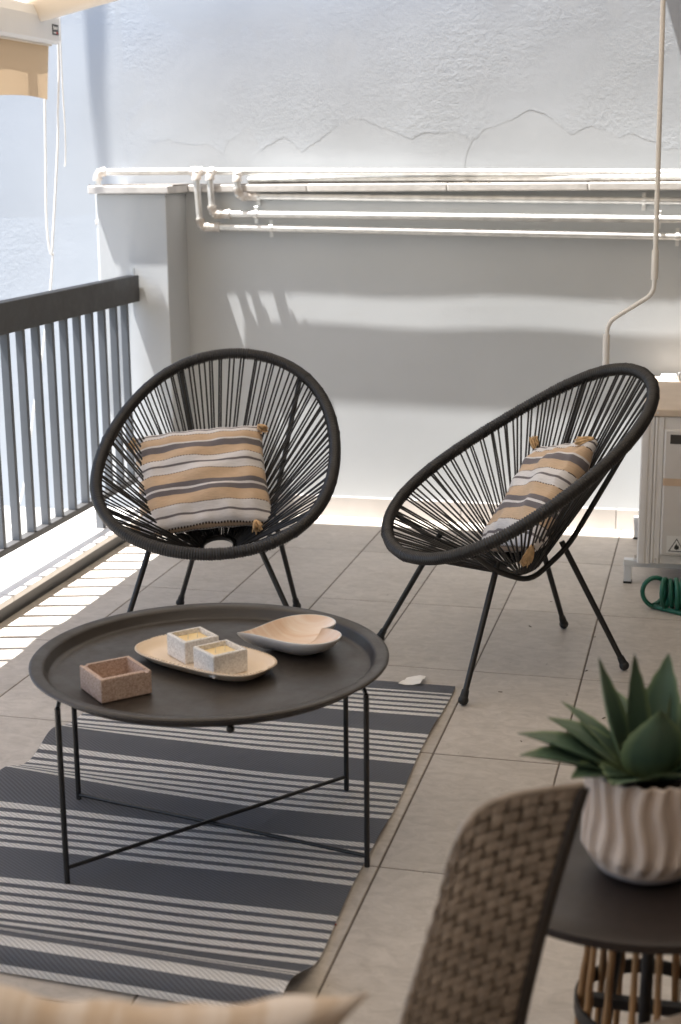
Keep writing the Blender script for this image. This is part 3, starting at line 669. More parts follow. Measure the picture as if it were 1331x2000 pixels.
ch2 = make_chair((-0.2008, 1.932, 0), -0.9599, -0.0114, -0.0015, 0.0056,
    [((-0.161, -0.170, 0.330), (-0.284, -0.298, 0)), ((0.166, -0.148, 0.322), (0.280, -0.296, 0)), ((-0.102, 0.116, 0.349), (-0.189, 0.265, 0)), ((0.101, 0.095, 0.341), (0.206, 0.233, 0))],
    'black string bowl chair by the air conditioner, turned sideways')

# ------------------------------------------------------------------ striped pillows
def make_tassel(parent, p, d, L_=0.06, spread=0.018, seed=0):
    rnd = random.Random(seed); bm = bmesh.new(); p = Vector(p); d = Vector(d).normalized(); side = d.orthogonal().normalized(); s2 = d.cross(side)
    for k in range(46):
        a = rnd.random() * 6.283; r = spread * math.sqrt(rnd.random()); l = L_ * rnd.uniform(0.75, 1.05)
        o1 = side * math.cos(a) + s2 * math.sin(a)
        add_tube(bm, [p + o1 * r * 0.25, p + d * l * 0.3 + o1 * r * 0.75, p + d * l * 0.65 + o1 * r * 1.0, p + d * l + o1 * r * rnd.uniform(0.8, 1.4)], [0.0013, 0.0019, 0.0019, 0.0012], 4)
    add_tube(bm, [p - d * 0.004, p + d * 0.006, p + d * 0.014], [0.005, 0.0075, 0.006], 8)
    return meshobj('tassel', bm, 'fringe', parent, smooth=True)
def make_pillow(name, c, ax, ay, az, W, H, T, material, label, tassels=(), seed=0, cat='pillow', group=None, sag=0.0, pin=0.055):
    c, ax, ay, az = Vector(c), Vector(ax).normalized(), Vector(ay).normalized(), Vector(az).normalized()
    e = empty(name, c)
    e.matrix_world = Matrix(((ax.x, ay.x, az.x, c.x), (ax.y, ay.y, az.y, c.y), (ax.z, ay.z, az.z, c.z), (0, 0, 0, 1)))
    ph = seed * 1.7
    def surf(sg):
        def fn(u, v):
            a, b = 2 * u - 1, 2 * v - 1
            pinch_x = 1 - pin * (1 - b * b); pinch_y = 1 - pin * (1 - a * a)
            x = a * W / 2 * pinch_x; y = b * H / 2 * pinch_y
            m = max(0.0, (1 - abs(a) ** 2.6)) * max(0.0, (1 - abs(b) ** 2.6))
            z = sg * T / 2 * (m ** 0.42)
            z += 0.006 * math.sin(7 * a + 3 * b + ph) * m + 0.004 * math.sin(13 * b - 5 * a + ph) * m
            rim = 1 - m
            # puckers running in from the seams
            z += sg * 0.0055 * rim * (m ** 0.25) * math.sin(17 * a + ph) + sg * 0.0055 * rim * (m ** 0.25) * math.sin(15 * b + 2 + ph)
            z += 0.012 * math.sin(2.2 * a + ph) * (b * b) - sag * (a * a + b * b) * 0.5
            return (x, y, z)
        return fn
    bm = grid_mesh(44, 44, surf(1), lambda u, v: (u, 1 - v)); b2 = grid_mesh(44, 44, surf(-1), lambda u, v: (u, 1 - v))
    me = bpy.data.meshes.new('tmp'); b2.to_mesh(me); b2.free(); n0 = len(bm.faces); bm.from_mesh(me); bpy.data.meshes.remove(me)
    bm.faces.ensure_lookup_table(); bmesh.ops.reverse_faces(bm, faces=bm.faces[n0:])
    bmesh.ops.remove_doubles(bm, verts=bm.verts, dist=0.0008)
    cv = meshobj('cover', bm, material, e, smooth=True)
    for i, (a, b, d, L_) in enumerate(tassels):
        f = surf(1)((a + 1) / 2, (b + 1) / 2); make_tassel(e, (f[0] * 0.99, f[1] * 0.99, f[2]), d, L_ * 0.85, 0.0145, seed * 10 + i)
    return tag(e, label, cat, group)
def chair_frame_pose(ch, c, right, up):
    """pillow pose given in the chair's own frame"""
    m = Matrix.Rotation(ch.rotation_euler.z, 3, 'Z'); r = m @ Vector(right).normalized(); u = m @ Vector(up); u = (u - r * u.dot(r)).normalized()
    return Vector(ch.location) + m @ Vector(c), r, u, r.cross(u)
c, ax, ay, az = chair_frame_pose(ch1, (-0.066, 0.060, 0.462), (0.95, 0.21, 0.08), (-0.20, 0.62, 0.75))
make_pillow('pillow', c, ax, ay, az, 0.40, 0.345, 0.125, 'striped_cotton', 'striped tan, white and grey tasselled pillow in the chair beside the railing',
            [(0.96, 0.98, (0.25, -0.65, 0.5), 0.055), (-0.97, -0.95, (-0.75, 0.1, 0.35), 0.05), (0.72, -0.985, (0.05, -0.7, 0.3), 0.05), (-0.98, 0.97, (-0.1, -0.8, 0.2), 0.05)], 1, 'pillow', 'striped tasselled pillows')
c, ax, ay, az = chair_frame_pose(ch2, (-0.006, 0.064, 0.462), (0.95, -0.06, 0.30), (-0.14, 0.62, 0.78))
make_pillow('pillow', c, ax, ay, az, 0.35, 0.36, 0.125, 'striped_cotton', 'striped tan, white and grey tasselled pillow in the sideways chair',
            [(0.97, 0.98, (-0.6, -0.5, 0.4), 0.055), (-0.97, 0.98, (-0.1, 0.5, 0.5), 0.05), (-0.97, -0.97, (-0.6, -0.3, 0.25), 0.05), (0.97, -0.97, (0.15, -0.9, -0.05), 0.07)], 2, 'pillow', 'striped tasselled pillows')

# ------------------------------------------------------------------ rug
def rug():
    # profile along the length: s -> (y, z); flat, then a hump at the near end
    prof = [(0.0, 1.655, 0.004)]
    ypts = [(1.655, .004), (1.4, .005), (1.2, .005), (1.0, .005), (0.8, .005), (0.6, .005), (0.4, .005), (0.28, .005), (0.205, .008), (0.165, .020), (0.135, .033), (0.108, .043), (0.083, .0475), (0.060, .044), (0.044, .032), (0.036, .016), (0.032, .004)]
    path = smooth_path([(0, y, z) for y, z in ypts], 12)
    cum = [0.0]
    for a, b in zip(path, path[1:]): cum.append(cum[-1] + (b - a).length)
    n = len(path) - 1; nx = 60
    def pos(u, j):
        p = path[j]; x = -1.222 + 0.895 * u; y = p.y; z = p.z
        lf = max(0.0, 1 - u * 1.5)
        z += 0.034 * lf ** 1.6 * math.exp(-((y - 1.05) / 0.085) ** 2) + 0.040 * lf ** 1.4 * math.exp(-((y - 0.78) / 0.085) ** 2) + 0.006 * lf * math.exp(-((y - 0.45) / 0.1) ** 2)
        z += 0.004 * (u ** 6) * math.exp(-((y - 1.36) / 0.05) ** 2) + 0.004 * (u ** 6) * math.exp(-((y - 0.74) / 0.06) ** 2)
        z += 0.0022 * math.sin(10 * y + 3 * u) * math.sin(5 * u + 1) ** 2 + 0.0015
        hump = max(0.0, min(1.0, (0.22 - y) / 0.16))
        y += 0.045 * (1 - u) * hump - 0.012 * u * hump
        x += 0.004 * math.sin(9 * y) - (0.012 * hump * (u > 0.97)) + 0.05 * hump * (1 - u)*0
        return (x, y, max(z, 0.003))
    bm = bmesh.new(); uvl = bm.loops.layers.uv.new('UVMap')
    vs = [[bm.verts.new(pos(i / nx, j)) for i in range(nx + 1)] for j in range(n + 1)]
    for j in range(n):
        for i in range(nx):
            f = bm.faces.new((vs[j][i], vs[j + 1][i], vs[j + 1][i + 1], vs[j][i + 1]))
            for lp, (a, b) in zip(f.loops, ((i, j), (i, j + 1), (i + 1, j + 1), (i + 1, j))): lp[uvl].uv = (a / nx * 0.895, cum[b])
    geom = bmesh.ops.solidify(bm, geom=bm.faces[:], thickness=0.0025)
    return bm, cum[-1]
bm, rug_total = rug()
rg = empty('rug', (-0.775, 0.85, 0)); tag(rg, 'grey and white striped woven rug under the round table', 'rug')
o = meshobj('woven_mat', bm, 'rug_weave', rg, smooth=True, auto=60); o.location = (0.775, -0.85, 0)
bm = bmesh.new(); prof_ = [(1.628, 0.0100), (1.640, 0.0112), (1.655, 0.0125), (1.668, 0.0105), (1.680, 0.0140), (1.690, 0.0115)]
tp = [[bm.verts.new((-0.476 + 0.058 * u + 0.25 * (y - 1.628) * (1 - u * 0.6), y + 0.012 * u, z + 0.003 * math.sin(5 * u + 40 * y))) for u in (0, 0.33, 0.66, 1)] for y, z in prof_]
bt = [[bm.verts.new(v.co - Vector((0, 0, 0.0012))) for v in r_] for r_ in tp]
for A, B, fl_ in ((tp, tp, 0), (bt, bt, 1)):
    for a in range(len(prof_) - 1):
        for b in range(3):
            q_ = (A[a][b], A[a][b + 1], A[a + 1][b + 1], A[a + 1][b]); bm.faces.new(q_[::-1] if fl_ else q_)
o = meshobj('care_label', bm, 'label_cloth', rg, smooth=True); o.location = (0.775, -0.85, 0)

# ------------------------------------------------------------------ round tray table
TC = Vector((-0.6635, 0.654, 0))
tb = empty('tray_table', TC); tag(tb, 'round dark brown metal tray table on the striped rug', 'table')
bm = bmesh.new()
rings = add_lathe(bm, [(0.0008, 0.3805), (0.10, 0.3800), (0.25, 0.3795), (0.318, 0.3795), (0.325, 0.3805), (0.3292, 0.384), (0.3345, 0.3985), (0.3375, 0.4022), (0.342, 0.4040), (0.358, 0.4058), (0.3630, 0.4055), (0.3652, 0.4035), (0.3650, 0.4005), (0.362, 0.3985), (0.3455, 0.3975), (0.3405, 0.3935), (0.3350, 0.3800), (0.3290, 0.3768), (0.25, 0.3765), (0.0008, 0.3765)], 128)
meshobj('tray_top', bm, 'tray_metal', tb, smooth=True, auto=50)
LG = [(-0.879, 0.380), (-1.006, 0.725), (-0.320, 0.580), (-0.449, 0.932)]
lp = [Vector((x, y, 0)) - TC for x, y in LG]
for p in lp: tube('leg', [p + V(0, 0, 0.008), p + V(0, 0, 0.372)], 0.0058, 'black_steel', tb, 12)
def bar(a, b, z0, z1, r, name):
    tube(name, [a + V(0, 0, z0), b + V(0, 0, z1)], r, 'black_steel', tb, 10)
bar(lp[0], lp[1], 0.3715, 0.3715, 0.0045, 'top_bar'); bar(lp[2], lp[3], 0.3715, 0.3715, 0.0045, 'top_bar')
bar(lp[0], lp[3], 0.040, 0.040, 0.0042, 'cross_brace'); bar(lp[1], lp[2], 0.0312, 0.0312, 0.0042, 'cross_brace')
bm = bmesh.new(); bmesh.ops.create_uvsphere(bm, u_segments=12, v_segments=8, radius=0.008, matrix=Matrix.Translation((0.14, -0.30, 0.372))); meshobj('screw_knob', bm, 'black_steel', tb, smooth=True)
TZ = 0.3808
# square cork-coloured ashtray with notches
def ashtray(size, h, wall, base, notch=True):
    bm = bmesh.new(); s = size / 2; i = s - wall
    def ring(r, z): return [bm.verts.new((x * r, y * r, z)) for x, y in ((-1, -1), (1, -1), (1, 1), (-1, 1))]
    add_box(bm, -s, s, -s, s, 0, h, 0.0025, 2)
    top = [f for f in bm.faces if f.normal.z > 0.99 and abs(f.calc_center_median().z - h) < 1e-4][0]
    r = bmesh.ops.inset_individual(bm, faces=[top], thickness=wall - 0.002, depth=0)
    r2 = bmesh.ops.extrude_discrete_faces(bm, faces=[top]); f = r2['faces'][0]
    bmesh.ops.translate(bm, verts=f.verts, vec=(0, 0, -(h - base)))
    return bm
bm = ashtray(0.106, 0.048, 0.0105, 0.012)
at_ = meshobj('ashtray', bm, 'cork_stone'); at_.location = (-0.797, 0.474, TZ); at_.rotation_euler = (0, 0, R_(46))
tag(at_, 'square pinkish-brown stone ashtray with notched rim on the round table', 'ashtray')
# cut the two cigarette notches with a boolean
bm = bmesh.new()
add_tube(bm, [(0.043, -0.07, 0.0495), (0.043, -0.035, 0.0495)], 0.0055, 12); add_tube(bm, [(-0.043, 0.07, 0.0495), (-0.043, 0.035, 0.0495)], 0.0055, 12)
cut = meshobj('notch_cutter', bm, 'cork_stone'); cut.matrix_world = Matrix.Translation(at_.location) @ Matrix.Rotation(R_(46), 4, 'Z')
md = at_.modifiers.new('notch', 'BOOLEAN'); md.object = cut; md.operation = 'DIFFERENCE'; md.solver = 'EXACT'
bpy.context.view_layer.update(); dg = bpy.context.evaluated_depsgraph_get(); me = bpy.data.meshes.new_from_object(at_.evaluated_get(dg)); at_.modifiers.clear(); at_.data = me; bpy.data.objects.remove(cut)

# oval serving dish with beaded edge
od = empty('oval_dish', (-0.676, 0.654, TZ), R_(-22.5)); tag(od, 'oval wooden dish with beaded rim holding two candles', 'dish')
def oval(a, b, k, n=96, ex=3.1):
    out = []
    for i in range(n):
        t = 2 * math.pi * i / n; c, s = math.cos(t), math.sin(t)
        out.append((a * k * abs(c) ** (2 / ex) * (1 if c >= 0 else -1) if True else 0, b * k * abs(s) ** (2 / ex) * (1 if s >= 0 else -1)))
    return out
OA, OB = 0.160, 0.080
bm = bmesh.new(); prev = None; first_r = None
for off, z in ((-0.030, 0.010), (-0.018, 0.0108), (-0.011, 0.0165), (-0.004, 0.0230), (0.0, 0.0245), (0.0022, 0.0235), (0.0022, 0.0215), (-0.004, 0.0165), (-0.020, 0.003), (-0.030, 0.0005)):
    rg_ = [bm.verts.new((x, y, z)) for x, y in oval(OA + off, OB + off, 1)]
    if prev: 
        for i in range(96): bm.faces.new((prev[i], prev[(i + 1) % 96], rg_[(i + 1) % 96], rg_[i]))
    else: first_r = rg_
    prev = rg_
bm.faces.new(first_r); bm.faces.new(prev[::-1]); bmesh.ops.recalc_face_normals(bm, faces=bm.faces)
meshobj('dish_body', bm, 'oval_wood', od, smooth=True, auto=50)
bm = bmesh.new(); ov = oval(OA - 0.0005, OB - 0.0005, 1, 400); acc = 0; last = Vector((*ov[0], 0)); 
for x, y in ov:
    p = Vector((x, y, 0)); acc += (p - last).length; last = p
    if acc > 0.0062:
        acc = 0; bmesh.ops.create_icosphere(bm, subdivisions=1, radius=0.0026, matrix=Matrix.Translation((x, y, 0.0242)))
meshobj('beaded_rim', bm, 'oval_wood', od, smooth=True)
# two square stone candles
def candle(loc, rz, label):
    e = empty('candle', loc, rz); tag(e, label, 'candle', 'square stone candles')
    meshobj('holder', ashtray(0.080, 0.047, 0.0085, 0.010), 'pale_stone', e)
    box('wax', -0.0322, 0.0322, -0.0322, 0.0322, 0.0098, 0.0375, 'wax', e, 0.001)
    for dx in (-0.010, 0.012): tube('wick', [(dx, 0.002, 0.036), (dx + 0.001, 0.003, 0.0465), (dx + 0.003, 0.003, 0.0505)], 0.0011, 'wick', e, 6)
    return e
candle((-0.709, 0.676, TZ + 0.0106), R_(48), 'square pale stone candle at the ashtray end of the oval dish, farther back')
candle((-0.626, 0.606, TZ + 0.0106), R_(50), 'square pale stone candle nearest the viewer on the oval dish')
# heart bowl
def heart(r, th):
    # unit heart: tip at (0,-1) turned later
    x = 0.98 * math.sin(th) ** 3 * (0.92 + 0.08 * math.cos(th)); y = (13 * math.cos(th) - 3.6 * math.cos(2 * th) - 1.7 * math.cos(3 * th) - 0.8 * math.cos(4 * th)) / 15.0
    return x * r, y * r
hb = empty('heart_bowl', (-0.522, 0.800, TZ), 0.0); tag(hb, 'heart-shaped wooden bowl with white glazed outside on the round table', 'bowl')
HN = 120; HR_ = 0.118
def hloop(bm, k, z, sh=(0, 0)):
    out = []
    ax_ = Vector((-0.60, -0.24, 0)).normalized(); bx = Vector((-ax_.y, ax_.x, 0))
    for i in range(HN):
        x, y = heart(HR_ * k, 2 * math.pi * i / HN + 1e-4)
        p = ax_ * (-y) * 1.02 + bx * x * 0.98
        out.append(bm.verts.new((p.x, p.y, z)))
    return out
def loft(loops, bm, caps):
    for A, B in zip(loops, loops[1:]):
        for i in range(HN): bm.faces.new((A[i], A[(i + 1) % HN], B[(i + 1) % HN], B[i]))
    if caps[0]: bm.faces.new(loops[0][::-1])
    if caps[1]: bm.faces.new(loops[-1])
    bmesh.ops.recalc_face_normals(bm, faces=bm.faces)
bm = bmesh.new(); loft([hloop(bm, k, z) for k, z in ((0.42, 0.0008), (0.52, 0.0015), (0.70, 0.010), (0.86, 0.021), (0.965, 0.033), (1.0, 0.040), (0.995, 0.0415), (0.975, 0.0415))], bm, (True, False)); meshobj('outer_shell', bm, 'white_glaze', hb, smooth=True, auto=60)
bm = bmesh.new(); loft([hloop(bm, k, z) for k, z in ((0.975, 0.0416), (0.955, 0.0395), (0.86, 0.029), (0.70, 0.017), (0.5, 0.010), (0.30, 0.0075), (0.1, 0.007))], bm, (False, True))
bmesh.ops.recalc_face_normals(bm, faces=bm.faces); bmesh.ops.reverse_faces(bm, faces=[f for f in bm.faces] if sum(f.normal.z for f in bm.faces) < 0 else [])
meshobj('wood_lining', bm, 'blush_wood', hb, smooth=True, auto=60)

# ------------------------------------------------------------------ air conditioner
ac = empty('air_conditioner', (0.10, 2.735, 0)); tag(ac, 'beige outdoor air-conditioning unit on short white feet by the wall', 'air conditioner')
# local frame: x right, y back, z up
AW, AD, Z0, Z1 = 0.31, 0.74, 0.083, 0.60
box('casing', 0.004, AW, 0.004, AD, Z0, Z1 - 0.024, 'ac_shell', ac, 0.010, 3)
def vprof(name, prof, z0, z1, m, par):
    bm = bmesh.new(); a = [bm.verts.new((x, y, z0)) for x, y in prof]; b = [bm.verts.new((x, y, z1)) for x, y in prof]; n = len(prof)
    for i in range(n): bm.faces.new((a[i], a[(i + 1) % n], b[(i + 1) % n], b[i]))
    bm.faces.new(a[::-1]); bm.faces.new(b); bmesh.ops.recalc_face_normals(bm, faces=bm.faces); return meshobj(name, bm, m, par)
# folded corner post with grooves
vprof('corner_post', [(-0.004, 0.05), (-0.004, 0.006), (0.0, -0.001), (0.012, -0.003), (0.020, -0.003), (0.0215, 0.0005), (0.025, 0.0005), (0.0265, -0.003), (0.036, -0.003), (0.0375, 0.003), (0.0375, 0.05)], Z0, Z1 - 0.026, 'ac_shell', ac)
vprof('side_panel', [(0.0395, 0.05), (0.0395, -0.002), (0.046, -0.0035), (0.048, 0.0003), (0.052, 0.0003), (0.054, -0.0035), (0.066, -0.0035), (0.068, 0.0005), (AW - 0.005, 0.0005), (AW - 0.005, 0.05)], Z0 + 0.004, Z1 - 0.026, 'ac_shell', ac)
cv = box('service_cover', 0.070, AW - 0.02, -0.014, 0.0, 0.118, 0.536, 'ac_cover', ac, 0.006, 3)
box('grip_shade', 0.088, 0.16, -0.0152, -0.0138, 0.490, 0.520, 'recess_shade', cv, 0.0)  # flat dark plate painted as the shade inside a grip hollow
box('orange_band', 0.0705, AW - 0.025, -0.0148, -0.0141, 0.352, 0.376, 'band_orange', cv)  # thin orange-tan strip across the cover
# warning triangle
def tri(name, s, y, m, par, cx=0.122, cz=0.148):
    bm = bmesh.new(); pts = [(cx - s, cz - s * 0.58), (cx + s, cz - s * 0.58), (cx, cz + s * 1.15)]
    a = [bm.verts.new((x, y, z)) for x, z in pts]; b = [bm.verts.new((x, y + 0.0004, z)) for x, z in pts]; bm.faces.new(a); bm.faces.new(b[::-1])
    for i in range(3): bm.faces.new((a[i], a[(i + 1) % 3], b[(i + 1) % 3], b[i]))
    bmesh.ops.recalc_face_normals(bm, faces=bm.faces); return meshobj(name, bm, m, par)
box('warning_label', 0.090, 0.155, -0.0145, -0.0142, 0.128, 0.186, 'sticker_white', cv)
tri('warning_triangle', 0.026, -0.0152, 'sticker_black', cv); tri('warning_triangle', 0.0215, -0.0157, 'sticker_white', cv)
bm = bmesh.new()
fl = [(0.0, -0.011), (0.007, -0.008), (0.008, 0.0), (0.004, 0.006), (0.003, 0.001), (0.0, 0.012), (-0.004, 0.004), (-0.007, 0.0), (-0.007, -0.007)]
a = [bm.verts.new((0.122 + x, -0.0162, 0.150 + z)) for x, z in fl]; bm.faces.new(a); meshobj('warning_flame', bm, 'sticker_black', cv)
box('top_lid', -0.006, AW + 0.004, -0.006, AD + 0.004, Z1 - 0.0245, Z1, 'ac_top', ac, 0.004, 2)
for x in (0.045, 0.20):
    bm = bmesh.new(); bmesh.ops.create_cone(bm, cap_ends=True, segments=10, radius1=0.0042, radius2=0.0036, depth=0.003, matrix=Matrix.Translation((x, -0.007, Z1 - 0.012)) @ Matrix.Rotation(R_(90), 4, 'X')); meshobj('screw', bm, 'fitting', ac)
bm = bmesh.new(); bmesh.ops.create_cone(bm, cap_ends=True, segments=10, radius1=0.0042, radius2=0.0036, depth=0.003, matrix=Matrix.Translation((0.056, -0.0045, 0.100)) @ Matrix.Rotation(R_(90), 4, 'X')); meshobj('screw', bm, 'fitting', ac)
for yy in (0.055, 0.66):
    ft = box('support_bar', -0.048, AW + 0.03, yy - 0.017, yy + 0.017, 0.060, 0.0828, 'ac_foot', ac, 0.002)
    for xx in (-0.034, AW + 0.012):
        lg = box('support_leg', xx - 0.012, xx + 0.012, yy - 0.014, yy + 0.014, 0.007, 0.0598, 'ac_foot', ft, 0.0015)
        box('rubber_pad', xx - 0.0135, xx + 0.0135, yy - 0.0155, yy + 0.0155, 0.0005, 0.0072, 'rubber', lg)
tube('mount_bolt', [(-0.012, 0.052, 0.0828), (-0.012, 0.052, 0.099)], 0.0045, 'fitting', ac, 8)
bm = bmesh.new(); add_box(bm, -0.018, 0.006, 0.044, 0.062, 0.0829, 0.088, 0.001, 1); meshobj('mount_foot', bm, 'ac_shell', ac)
# things resting on the unit
wb = box('wall_bracket', 0, 0.056, 0, 0.05, 0, 0.014, 'white_glaze', None, 0.004); wb.location = (0.128, 3.405, 0.6005); tag(wb, 'small flat white block resting on the air conditioner top', 'bracket')
cl = empty('pipe_bracket', (0.212, 3.36, 0.6005)); tag(cl, 'small galvanised metal bracket lying on the air conditioner', 'bracket')
box('plate', -0.022, 0.03, 0, 0.006, 0.0, 0.032, 'galvanised', cl, 0.002); tube('ring', [(0.0 + 0.018 * math.cos(k * .393), -0.012, 0.019 + 0.018 * math.sin(k * .393)) for k in range(16)], 0.0035, 'galvanised', cl, 8, closed=True)

# ------------------------------------------------------------------ green hose
hs = []; hr = random.Random(4)
for k in range(13 * 24):
    t = k / 24; a = 2 * math.pi * t - 1.4
    r = 0.045 + 0.004 * math.sin(t * 1.9)
    tilt = 0.35 * math.sin(t * 1.3 + 0.4) + (0.9 if t < 1 else 0.25)          # each turn leans a little
    x = 0.148 + 0.0185 * t + (0.018 if t > 1 else 0.018 * t) + r * math.sin(a) * 0.0 + r * math.cos(a) * math.sin(tilt) * (1.0 if t < 1 else 0.5)
    hs.append(Vector((x, 2.50 + r * math.cos(a) * math.cos(tilt) + 0.006 * math.sin(t * 2.7), 0.0535 + r * math.sin(a))))
for p in hs: p.z = max(p.z, 0.0078)
hs = smooth_path([(0.60, 2.40, 0.0078), (0.40, 2.42, 0.0078), (0.25, 2.44, 0.0078)], 6)[:-1] + hs + smooth_path([hs[-1] + Vector((0.02, 0.03, 0.02)), (0.36, 2.62, 0.12), (0.255, 2.60, 0.108), (0.30, 2.70, 0.055), (0.5, 2.75, 0.009)], 7)
tag(tube('garden_hose', hs, 0.0074, 'hose_green', None, 10), 'coiled green garden hose on the floor beside the air conditioner', 'hose')

# ------------------------------------------------------------------ small bits on the floor
rb = random.Random(3)
bm = bmesh.new()
for (x, y) in ((-0.335, 0.345), (-0.329, 0.350), (-0.338, 0.352)): bmesh.ops.create_icosphere(bm, subdivisions=1, radius=0.0035, matrix=Matrix.Translation((x, y, 0.003)) @ Matrix.Rotation(rb.random() * 3, 4, 'X') @ Matrix.Diagonal((1.3, 0.8, 0.6, 1)))
o = meshobj('petal_crumbs', bm, 'red_bit'); o['kind'] = 'stuff'; o['label'] = 'tiny red crumbs on the floor at the rug edge'
bm = bmesh.new()
for k in range(14):
    x, y = rb.uniform(-0.3, 0.35), rb.uniform(0.0, 2.6)
    if -1.25 < x < -0.31 and y < 1.68: continue
    s = rb.uniform(0.0012, 0.003); add_box(bm, -s * 2, s * 2, -s * 0.5, s * 0.5, 0, 0.0012, mtx=Matrix.Translation((x, y, 0.0006)) @ Matrix.Rotation(rb.random() * 6, 4, 'Z'))
o = meshobj('floor_grit', bm, 'debris'); o['kind'] = 'stuff'; o['label'] = 'scattered dark grit on the floor tiles'

# ------------------------------------------------------------------ side table with bamboo base
SX, SY, SH = 0.228, -0.155, 0.45
st = empty('side_table', (SX, SY, 0)); tag(st, 'round dark brown side table on bamboo-stick base, carrying the potted plant', 'side table')
bm = bmesh.new(); add_lathe(bm, [(0.0008, SH), (0.20, SH), (0.236, SH), (0.2395, SH - 0.0015), (0.2405, SH - 0.006), (0.2395, SH - 0.013), (0.234, SH - 0.014), (0.0008, SH - 0.014)], 112)
meshobj('table_top', bm, 'brown_metal', st, smooth=True, auto=50)
BX, BY = 0.035, 0.03
prof_r = lambda z: 0.090 + 0.03 * max(0.0, (0.42 - z) / 0.42)
for z, r in ((0.425, 0.095), (0.205, None), (0.012, None)):
    rr = prof_r(z) + 0.006
    bm = bmesh.new()
    rings = add_lathe(bm, [(rr, z - 0.011), (rr, z + 0.011), (rr - 0.004, z + 0.011), (rr - 0.004, z - 0.011), (rr, z - 0.011)], 56)
    o = meshobj('hoop', bm, 'iron', st, smooth=False); o.location = (BX, BY, 0)
for k in range(16):
    a = 2 * math.pi * (k + 0.3) / 16 + rb.uniform(-0.05, 0.05); pts = []; rd = []
    for i in range(15):
        z = 0.004 + 0.43 * i / 14; r = prof_r(z) - 0.004 + rb.uniform(-0.0015, 0.0015)
        pts.append((BX + r * math.cos(a), BY + r * math.sin(a), z)); rd.append(0.0050 + (0.0016 if i % 5 == 2 else 0) + rb.uniform(-0.0004, 0.0004))
    tube('bamboo_stick', pts, rd, 'bamboo', st, 9)
for k in range(3):
    a = 2 * math.pi * k / 3 + 0.4; tube('iron_leg', [(BX + 0.05 * math.cos(a), BY + 0.05 * math.sin(a), 0.43), (BX + 0.10 * math.cos(a), BY + 0.10 * math.sin(a), 0.008)], 0.009, 'iron', st, 10)
box('base_bar', -0.10, 0.10, -0.008, 0.008, 0.196, 0.212, 'iron', st).location = (BX, BY, 0)

# ------------------------------------------------------------------ plant in a ribbed pot
PX, PY = 0.243, -0.195
pot = empty('plant_pot', (PX, PY, SH + 0.001)); tag(pot, 'pale pot with wavy vertical ribs standing on the side table', 'pot')
PH = 0.148
def prad(z): 
    t = z / PH
    return 0.052 + 0.028 * min(1, t / 0.28) ** 0.6 if t < 0.28 else 0.080 - 0.004 * (t - 0.28)
def pmod(r, z, a):
    if z < 0.020: return r
    env = min(1, (z - 0.020) / 0.018)
    ph = a * 19 + 0.9 * math.sin(z * 58 + 1.3 * math.sin(a * 3))
    w_ = math.sin(ph); w_ = math.copysign(abs(w_) ** 0.6, w_)
    return r + env * 0.0042 * w_
bm = bmesh.new(); add_lathe(bm, [(prad(0.018 + (PH - 0.018) * i / 40), 0.018 + (PH - 0.018) * i / 40) for i in range(41)] + [(0.071, PH + 0.0005)], 264, pmod); 
bm2 = None
meshobj('ribbed_body', bm, 'pot_rib', pot, smooth=True)
bm = bmesh.new(); add_lathe(bm, [(0.0008, 0.0), (0.046, 0.0), (0.050, 0.002), (prad(0.010), 0.010), (prad(0.0185), 0.0185)], 96); meshobj('smooth_foot', bm, 'pot_foot', pot, smooth=True)
bm = bmesh.new(); add_lathe(bm, [(0.0715, PH), (0.0700, PH - 0.004), (0.069, PH - 0.02), (0.03, PH - 0.018), (0.0008, PH - 0.014)], 64); meshobj('potting_soil', bm, 'soil', pot, smooth=True)
ag = empty('agave_plant', (PX, PY, SH + PH - 0.008)); tag(ag, 'green spiky succulent growing in the ribbed pot', 'plant')
RT, FW = Vector((0.97, 0.242, 0)), Vector((-0.242, 0.97, 0))
LEAVES = [(-.062, .035, .150, .040), (-.018, .02, .160, .036), (.034, .05, .150, .042), (.098, .03, .135, .046), (-.10, .10, .064, .022), (-.125, .062, .056, .040), (-.170, .02, .050, .046),
          (-.172, -.022, .036, .050), (.004, -.05, .108, .058), (-.062, -.085, .020, .056), (.06, -.088, .03, .050), (.12, -.05, .07, .048), (.15, .03, .06, .046), (.10, .09, .08, .042), (.045, .10, .10, .038), (-.035, .11, .085, .036),
          (.025, -.01, .115, .03), (-.11, -.06, .02, .048)]
